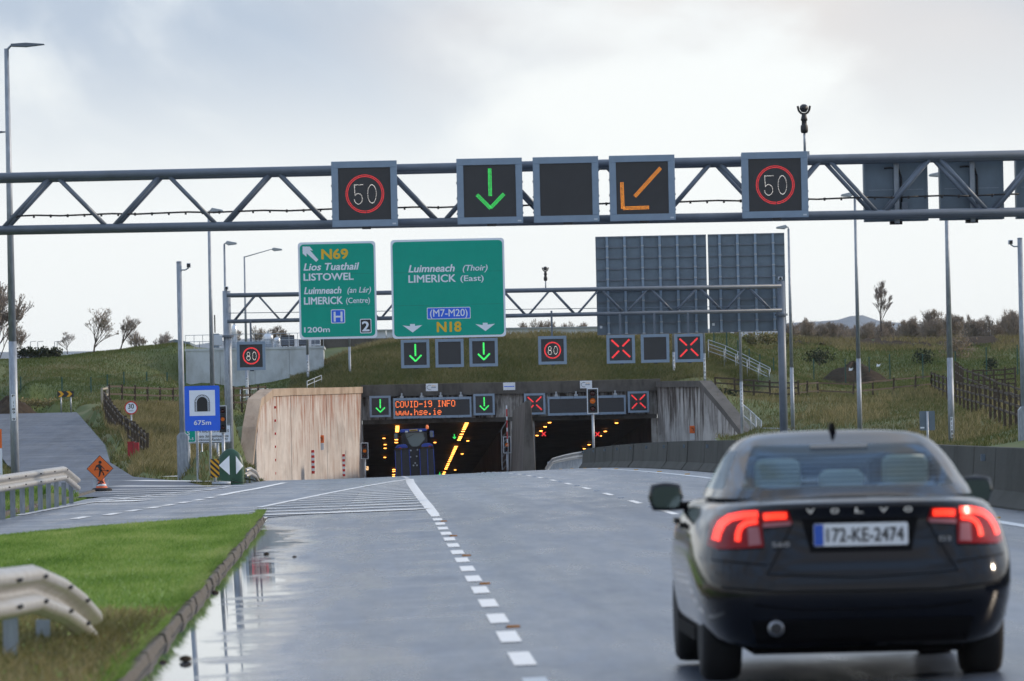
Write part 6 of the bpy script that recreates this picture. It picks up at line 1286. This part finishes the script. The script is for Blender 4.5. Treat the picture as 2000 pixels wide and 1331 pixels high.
for x0_, x1_, xm in ((268,530,385),(692,950,838)):
    yt = 690 if x0_ < 500 else 665
    tprism('folded_panel','panel_dark',[(x0_+14,yt+20),(x1_-8,yt+12),(x1_+22,1165),(x0_+30,1172)],-.55,-.45)
    tprism('panel_top','tractor_blue_dark',[(x0_,yt-5),(x1_-4,yt-18),(x1_+2,yt+62),(x0_+8,yt+80)],-.58,-.551) if 'tractor_blue_dark' in MATS else None
    for a, b_ in (((x0_+10,yt),(x0_+32,1172)),((x1_-8,yt-10),(x1_+20,1165)),((xm,yt),(xm+16,1170))):
        p, q0 = TQ(*a), TQ(*b_); MB().bar((p[0],-.57,p[1]),(q0[0],-.57,q0[1]),.04,.03).build('panel_strut','tractor_blue',t)
    p, q0 = TQ(x0_-4,yt+4), TQ(x1_-6,yt-14); MB().bar((p[0],-.55,p[1]),(q0[0],-.55,q0[1]),.12,.1).build('muddy_ledge','soil',t)
tprism('rear_linkage','panel_dark',[(520,690),(700,680),(715,1160),(545,1165)],-.3,.2)
for i, (zx, zy) in enumerate(((552,712),(668,700),(548,825),(655,812),(600,970),(660,968),(630,930))): p = TQ(zx, zy); MB().cyl((p[0],-.36,p[1]),(p[0],-.30,p[1]),.05,.05,8).build('coupling','galv',t)
for sx, w_ in ((-1,.62),(1,.62)): MB().cyl((sx*.62-.3,1.0,.92),(sx*.62+.3,1.0,.92),.92,.92,24).build('rear_tyre','tyre',t); MB().cyl((sx*.85-.22,3.7,.68),(sx*.85+.22,3.7,.68),.68,.68,20).build('front_tyre','tyre',t)
for zx, zy, s in ((300,462,-1),(918,425,1)):
    p = TQ(zx, zy); MB().box(p[0]-.12,p[0]+.12,.9,.98,p[1]-.2,p[1]+.18).build('mirror','panel_dark' if s < 0 else 'tractor_blue',t,bevel=.02); MB().box(p[0]-.10,p[0]+.08,.88,.899,p[1]-.18,p[1]+.15).build('mirror_glass','cab_glass',t)
    MB().bar((p[0],.95,p[1]),(s*.72,.95,p[1]+.02),.03,.03).build('mirror_arm','black',t)
p = TQ(838,335); MB().lathe([(.09,-.02),(.09,.08),(.07,.2),(.02,.23)],12,(p[0],.3,p[1])).build('beacon','beacon',t,smooth=True)
for zx, zy in ((480,385),(722,372)): p = TQ(zx, zy); MB().box(p[0]-.08,p[0]+.08,-.05,-.01,p[1]-.05,p[1]+.05).build('work_lamp','clad_white',t)
p = TQ(712,335); MB().cyl((p[0],.8,p[1]),(p[0],.8,p[1]+.55),.012,.008,5).build('aerial','black',t)
# ================================================================ car
mat('car_paint', (.0035,.0045,.008), .09, 0, spec=.34); mat('car_black', (.006,.006,.007), .8, spec=.1); mat('car_trim', (.35,.36,.38), .3, .9); mat('seat_leather', (.62,.62,.50), .6); mat('interior', (.03,.03,.03), .7)
mat('lamp_red', (.20,.003,.005), .2, spec=.2); mat('lamp_lit', (.6,.02,.01), .2, emit=(1.0,.035,.015), estr=1.5); mat('lamp_clear', (.30,.11,.12), .2, spec=.3); mat('plate_white', (.72,.74,.76), .4); mat('plate_blue', (.02,.09,.45), .4); mat('chrome', (.75,.76,.78), .2, 1.0); mat('mirror', (.10,.14,.16), .05, .8)
GM = bpy.data.materials.new('car_glass'); GM.use_nodes = True; T = GM.node_tree; b = T.nodes['Principled BSDF']; b.inputs['Base Color'].default_value = (.55,.72,.74,1); b.inputs['Roughness'].default_value = .02; b.inputs['Transmission Weight'].default_value = 1; b.inputs['IOR'].default_value = 1.02
gl_ = T.nodes.new('ShaderNodeBsdfGlossy'); gl_.inputs['Roughness'].default_value = .03; gl_.inputs['Color'].default_value = (.7,.8,.9,1); tr_ = T.nodes.new('ShaderNodeBsdfTransparent'); tr_.inputs[0].default_value = (.58,.68,.70,1); fr_ = T.nodes.new('ShaderNodeFresnel'); fr_.inputs[0].default_value = 1.17; ms_ = T.nodes.new('ShaderNodeMixShader'); T.links.new(fr_.outputs[0], ms_.inputs[0]); T.links.new(tr_.outputs[0], ms_.inputs[1]); T.links.new(gl_.outputs[0], ms_.inputs[2]); T.links.new(ms_.outputs[0], T.nodes['Material Output'].inputs[0]); MATS['car_glass'] = GM
DCAR = 32.4; XC = 2.74
car = thing('car', 'dark saloon car seen from behind with lit tail lamps in near lane', 'car', (XC, DCAR, Zr(XC, DCAR)), 0)
NS = 96
def ringpts(w_, yr, yf, n_r, n_f, z, zfun=None):
    """closed outline: w half width, rear/front extent, corner squareness"""
    ym = (yr+yf)/2; p = []
    for i in range(NS):
        a = 2*math.pi*i/NS; cx, sy = math.cos(a), math.sin(a); n_ = n_f if sy > 0 else n_r
        r = (abs(cx)**n_+abs(sy)**n_)**(-1/n_); x = w_*r*cx; y = ym+(yf-ym)*r*sy if sy > 0 else ym+(ym-yr)*r*sy
        p.append((x, y, z if zfun is None else zfun(x, y, z)))
    return p
def loft(rings, cap0=False, cap1=True, skip=None):
    vs_ = [p for r in rings for p in r]; fs = []; gl2 = []
    for k_ in range(len(rings)-1):
        for i in range(NS):
            f = (k_*NS+i, k_*NS+(i+1)%NS, (k_+1)*NS+(i+1)%NS, (k_+1)*NS+i); (gl2 if skip and skip(k_, i) else fs).append(f)
    if cap0: fs.append(tuple(range(NS))[::-1])
    if cap1: fs.append(tuple(range((len(rings)-1)*NS, len(rings)*NS)))
    return vs_, fs, gl2
# crown of bonnet and boot: lower towards the front
def crown(x, y, z):
    if z < .84: return z
    f = (z-.84)/.30; drop = 0.34*max(0, (y-2.9)/1.75)**1.3
    return z-drop*f*1.2
lv = [ # z, half width, rear y, front y, rear squareness, front squareness
 (.22,.79,.22,4.35,7,4),(.27,.85,.10,4.50,7,4),(.36,.895,.045,4.58,7,4),(.48,.918,.005,4.62,7,3.8),(.56,.928,.0,4.63,7,3.8),(.66,.934,.03,4.62,6.6,3.8),(.74,.932,.06,4.60,6.2,3.6),(.82,.922,.10,4.56,5.6,3.6),(.90,.905,.12,4.5,5.2,3.6),(.95,.88,.125,4.4,4.8,3.4),(1.01,.845,.105,4.3,4.4,3.4),(1.034,.81,.095,4.2,4.2,3.4),(1.046,.77,.125,4.1,4.0,3.4),(1.064,.69,.28,3.95,3.8,3.4),(1.090,.54,.52,3.7,3.6,3.2),(1.105,.35,.72,3.4,3.4,3)]
rings = [ringpts(w_, yr, yf, a, b_, z, crown) for z, w_, yr, yf, a, b_ in lv]
vs_, fs, _ = loft(rings, True, True)
body = MB().add(vs_, fs).build('body', 'car_paint', car, smooth=True)
# greenhouse
gv = [(1.07,.775,.50,3.42,3.6,3.0),(1.122,.754,.62,3.28,3.7,3.0),(1.145,.742,.72,3.17,3.7,3.0),(1.195,.716,.90,2.98,3.7,3.0),(1.245,.690,1.08,2.80,3.8,3.2),(1.295,.660,1.27,2.64,3.9,3.3),(1.345,.625,1.47,2.48,3.9,3.4),(1.372,.602,1.60,2.40,3.8,3.4),(1.398,.570,1.72,2.32,3.7,3.4),(1.420,.525,1.82,2.26,3.6,3.4),(1.438,.45,1.90,2.20,3.4,3.2),(1.450,.30,1.97,2.14,3,3),(1.454,.12,2.02,2.08,2,2)]
def win(k_, i):
    if not 1 <= k_ <= 6: return False
    a = (i+.5)/NS*360
    rear = 226 < a < 314; front = 52 < a < 128; sd = a % 180
    side = (sd < 34 or sd > 150) and k_ < 6 and not (176.5 < a < 180.5) and not (a < 1.8 or a > 358.2)
    return rear or front or (side and not (rear or front))
vs_, fs, gl2 = loft([ringpts(w_, yr, yf, a, b_, z) for z, w_, yr, yf, a, b_ in gv], False, True, win)
used = MB().add(vs_, fs).build('greenhouse', 'car_paint', car, smooth=True); MB().add(vs_, gl2).build('windows', 'car_glass', car, smooth=True)
def surf(x, z, off=0.006):   # point on the rear skin of the lower body at (x, z)
    zs = [l[0] for l in lv]; w_ = np.interp(z, zs, [l[1] for l in lv]); yr = np.interp(z, zs, [l[2] for l in lv]); yf = np.interp(z, zs, [l[3] for l in lv]); n_ = np.interp(z, zs, [l[4] for l in lv]); ym = (yr+yf)/2
    u_ = min(.9995, abs(x)/w_); s = (1-u_**n_)**(1/n_); return (x, ym-(ym-yr)*s-off, z)
def skin(name, mt, pts, off=.008, parent=car, sub=10):
    """patch on the rear skin from a 4-sided outline: pts = (bottom-left, bottom-right, top-right, top-left) in (x, z)"""
    a, b_, c_, d_ = pts; vs_ = []
    for i in range(sub+1):
        for j in range(sub+1):
            u_, v_ = i/sub, j/sub; x = (a[0]*(1-u_)+b_[0]*u_)*(1-v_)+(d_[0]*(1-u_)+c_[0]*u_)*v_; z = (a[1]*(1-u_)+b_[1]*u_)*(1-v_)+(d_[1]*(1-u_)+c_[1]*u_)*v_; vs_.append(surf(x, z, off))
    return MB().add(vs_, [(i*(sub+1)+j,(i+1)*(sub+1)+j,(i+1)*(sub+1)+j+1,i*(sub+1)+j+1) for i in range(sub) for j in range(sub)]).build(name, mt, parent, smooth=True)
def path_skin(name, mt, ctrl, wd_, off, parent):
    vs_ = []; P_ = []
    for a, b_ in zip(ctrl[:-1], ctrl[1:]): P_ += [(a[0]+(b_[0]-a[0])*i/6, a[1]+(b_[1]-a[1])*i/6) for i in range(6)]
    P_.append(ctrl[-1])
    for i, p in enumerate(P_):
        a, b_ = P_[max(0,i-1)], P_[min(len(P_)-1,i+1)]; l = math.hypot(b_[0]-a[0], b_[1]-a[1]) or 1; nx_, nz_ = -(b_[1]-a[1])/l*wd_/2, (b_[0]-a[0])/l*wd_/2
        vs_ += [surf(p[0]-nx_, p[1]-nz_, off), surf(p[0]+nx_, p[1]+nz_, off)]
    return MB().add(vs_, [(2*i,2*i+1,2*i+3,2*i+2) for i in range(len(P_)-1)]).build(name, mt, parent, smooth=True)
for s in (-1, 1):
    f = lambda pts: [(s*x, z) for x, z in pts]
    o = skin('tail_lamp', 'lamp_red', f([(.81,.79),(.555,.80),(.565,.995),(.79,.975)]), .012)
    skin('lamp_corner', 'lamp_red', f([(.86,.81),(.81,.79),(.79,.975),(.83,.94)]), .012, o); skin('inner_lamp', 'lamp_red', f([(.555,.92),(.385,.93),(.41,1.005),(.565,1.0)]), .012, o)
    skin('reversing_lens', 'lamp_clear', f([(.64,.81),(.57,.815),(.58,.915),(.64,.915)]), .016, o); skin('inner_lens', 'lamp_clear', f([(.555,.91),(.40,.92),(.395,.943),(.555,.935)]), .016, o)
    path_skin('lit_strip', 'lamp_lit', f([(.815,.84),(.80,.89),(.775,.935),(.73,.968),(.66,.984),(.58,.988)]), .040, .022, o); path_skin('lit_strip', 'lamp_lit', f([(.70,.835),(.695,.88),(.68,.915),(.645,.94),(.585,.948)]), .030, .022, o); path_skin('lit_strip', 'lamp_lit', f([(.55,.972),(.48,.976),(.42,.976)]), .038, .022, o)
    m_ = MB(); m_.lathe([(.01,-.09),(.10,-.085),(.13,0),(.11,.075),(.01,.09)], 16); mv = [(x*.85+s*.965, y*.5+3.0, z+1.06) for x, y, z in m_.v]; m_.v = mv; o = m_.build('door_mirror','car_paint',car,smooth=True)
    MB().prism([(s*.965+x*.9, 1.055+z) for x, z in rrect(-.098,.098,-.062,.068,.045)], 2.925, 2.935).build('mirror_glass','mirror',o); MB().bar((s*.93,3.03,1.0),(s*.80,3.08,1.0),.05,.05).build('mirror_arm','car_black',o)
    for y in (1.02, 3.80):
        w_ = MB(); w_.lathe([(.20,-.112),(.29,-.115),(.318,-.09),(.325,-.04),(.325,.04),(.318,.09),(.29,.115),(.20,.112)], 32); w_.v = [(z+s*.765, x+y, yv+.325) for x, yv, z in w_.v]; o = w_.build('wheel','tyre',car,smooth=True)
        r_ = MB(); r_.lathe([(.01,.06),(.05,.075),(.19,.10),(.20,.08)], 24); r_.v = [(s*z+s*.765, x+y, yv+.325) for x, yv, z in r_.v]; r_.build('rim','galv',o,smooth=True)
    MB().bar((s*.925,1.9,.90),(s*.91,2.1,.90),.03,.035).build('door_handle','car_paint',car); MB().bar((s*.905,2.9,.91),(s*.905,3.1,.91),.03,.035).build('door_handle','car_paint',car)
    for y0_, y1_ in ((1.75,1.752),(2.75,2.752)): MB().add([(s*.936,y0_,.35),(s*.936,y1_+.006,.35),(s*.905,y1_+.006,.94),(s*.905,y0_,.94)],[(0,1,2,3)]).build('door_gap','car_black',car)
    MB().bar((s*.86,1.5,.26),(s*.86,3.4,.26),.05,.08).build('sill','car_black',car)
# boot lid outline, plate recess, plate, letters, bumper, exhaust
for a, b_ in (((-.39,.92),(-.545,.645)),((.39,.92),(.545,.645)),((-.545,.645),(0,.615)),((.545,.645),(0,.615)),((-.545,.70),(-.90,.735)),((.545,.70),(.90,.735))): path_skin('boot_gap','car_black',[a,b_],.006,.004,car)
skin('plate_recess','car_black',[(-.29,.765),(.29,.765),(.335,.955),(-.335,.955)],.003); path_skin('recess_lip','car_trim_dark',[(-.35,.935),(0,.942),(.35,.935)],.014,.012,car) if 'car_trim_dark' in MATS else None
y_ = surf(0,.86)[1]-.02; pl = MB().prism([(x, z+.862) for x, z in rrect(-.27,.27,-.064,.064,.012)], y_-.012, y_).build('number_plate','plate_white',car); MB().box(-.268,-.215,y_-.015,y_-.0125,.802,.922).build('country_band','plate_blue',pl)
text('characters','172-KE-2474',-.195,.823,.078,'black',pl,y_-.016,0,.012,.44)
for ch, x in zip('VOLVO', (-.285,-.145,-.005,.135,.275)): text('badge_letter',ch,x,.985,.028,'chrome',car,surf(0,1.0)[1]-.012,0,.02,.044,'C')
text('model_badge','S60',-.51,.80,.027,'car_trim',car,surf(.5,.78)[1]-.012,0,.0,.10); text('model_badge','D3',.45,.815,.027,'car_trim',car,surf(.5,.78)[1]-.012,0,.0,.065)
for z, w_ in ((.545,.80),(.44,.62)): path_skin('bumper_crease','car_black',[(-w_,z+.03),(-w_*.6,z),(0,z-.004),(w_*.6,z),(w_,z+.03)],.012,.004,car)
skin('rear_diffuser','car_black',[(-.60,.24),(.60,.24),(.64,.38),(-.64,.38)],.006)
MB().cyl((-.50,.02,.335),(-.50,.2,.335),.046,.046,20).build('exhaust_pipe','car_trim',car,smooth=True); MB().cyl((-.50,.017,.335),(-.50,.0195,.335),.034,.034,16).build('exhaust_bore','black',car)
MB().box(-.60,.60,.45,4.2,.17,.24).build('underbody','car_black',car)
MB().prism([(-.02,1.445),(.02,1.445),(.008,1.50),(-.008,1.50)], 1.93, 2.1).build('roof_aerial','car_black',car)
MB().box(-.17,.17,1.50,1.53,1.352,1.37).build('high_brake_lamp','car_trim',car)
MB().box(-.52,.52,.80,1.35,1.119,1.127).build('parcel_shelf','interior',car)
for x, y, w_, h_ in ((-.38,1.30,.135,.17),(0.0,1.30,.13,.10),(.38,1.30,.135,.18),(-.37,2.25,.13,.16),(.37,2.25,.13,.16)):
    MB().prism([(x+a, 1.12+b_) for a, b_ in rrect(-w_,w_,-.02,h_,.05)], y, y+.12).build('headrest' if y < 2 else 'front_headrest','seat_leather' if y < 2 else 'interior',car,bevel=.02)
for x in (-.37,.37): MB().prism([(x+a, .6+b_) for a, b_ in rrect(-.24,.24,0,.52,.08)], 2.24, 2.36).build('front_seat','interior',car)
MB().box(-.6,.6,1.36,1.5,.9,1.12).build('rear_seat_back','seat_leather',car)
p = MB(); p.box(.18,.50,.85,.95,1.129,1.14); p.build('paper_on_shelf','clad_white',car)

for k_ in range(7):                                   # heater lines in the rear window
    f = (k_+1)/8; z = 1.13+.2*f; y = np.interp(z, [g_[0] for g_ in gv], [g_[2] for g_ in gv])+.006; w_ = np.interp(z, [g_[0] for g_ in gv], [g_[1] for g_ in gv])*.78
    MB().add([(-w_,y+.05,z),(-w_*.5,y+.004,z),(0,y-.0,z),(w_*.5,y+.004,z),(w_,y+.05,z),(-w_,y+.05,z+.004),(-w_*.5,y+.004,z+.004),(0,y,z+.004),(w_*.5,y+.004,z+.004),(w_,y+.05,z+.004)], [(0,1,6,5),(1,2,7,6),(2,3,8,7),(3,4,9,8)]).build('heater_line','car_black',car)
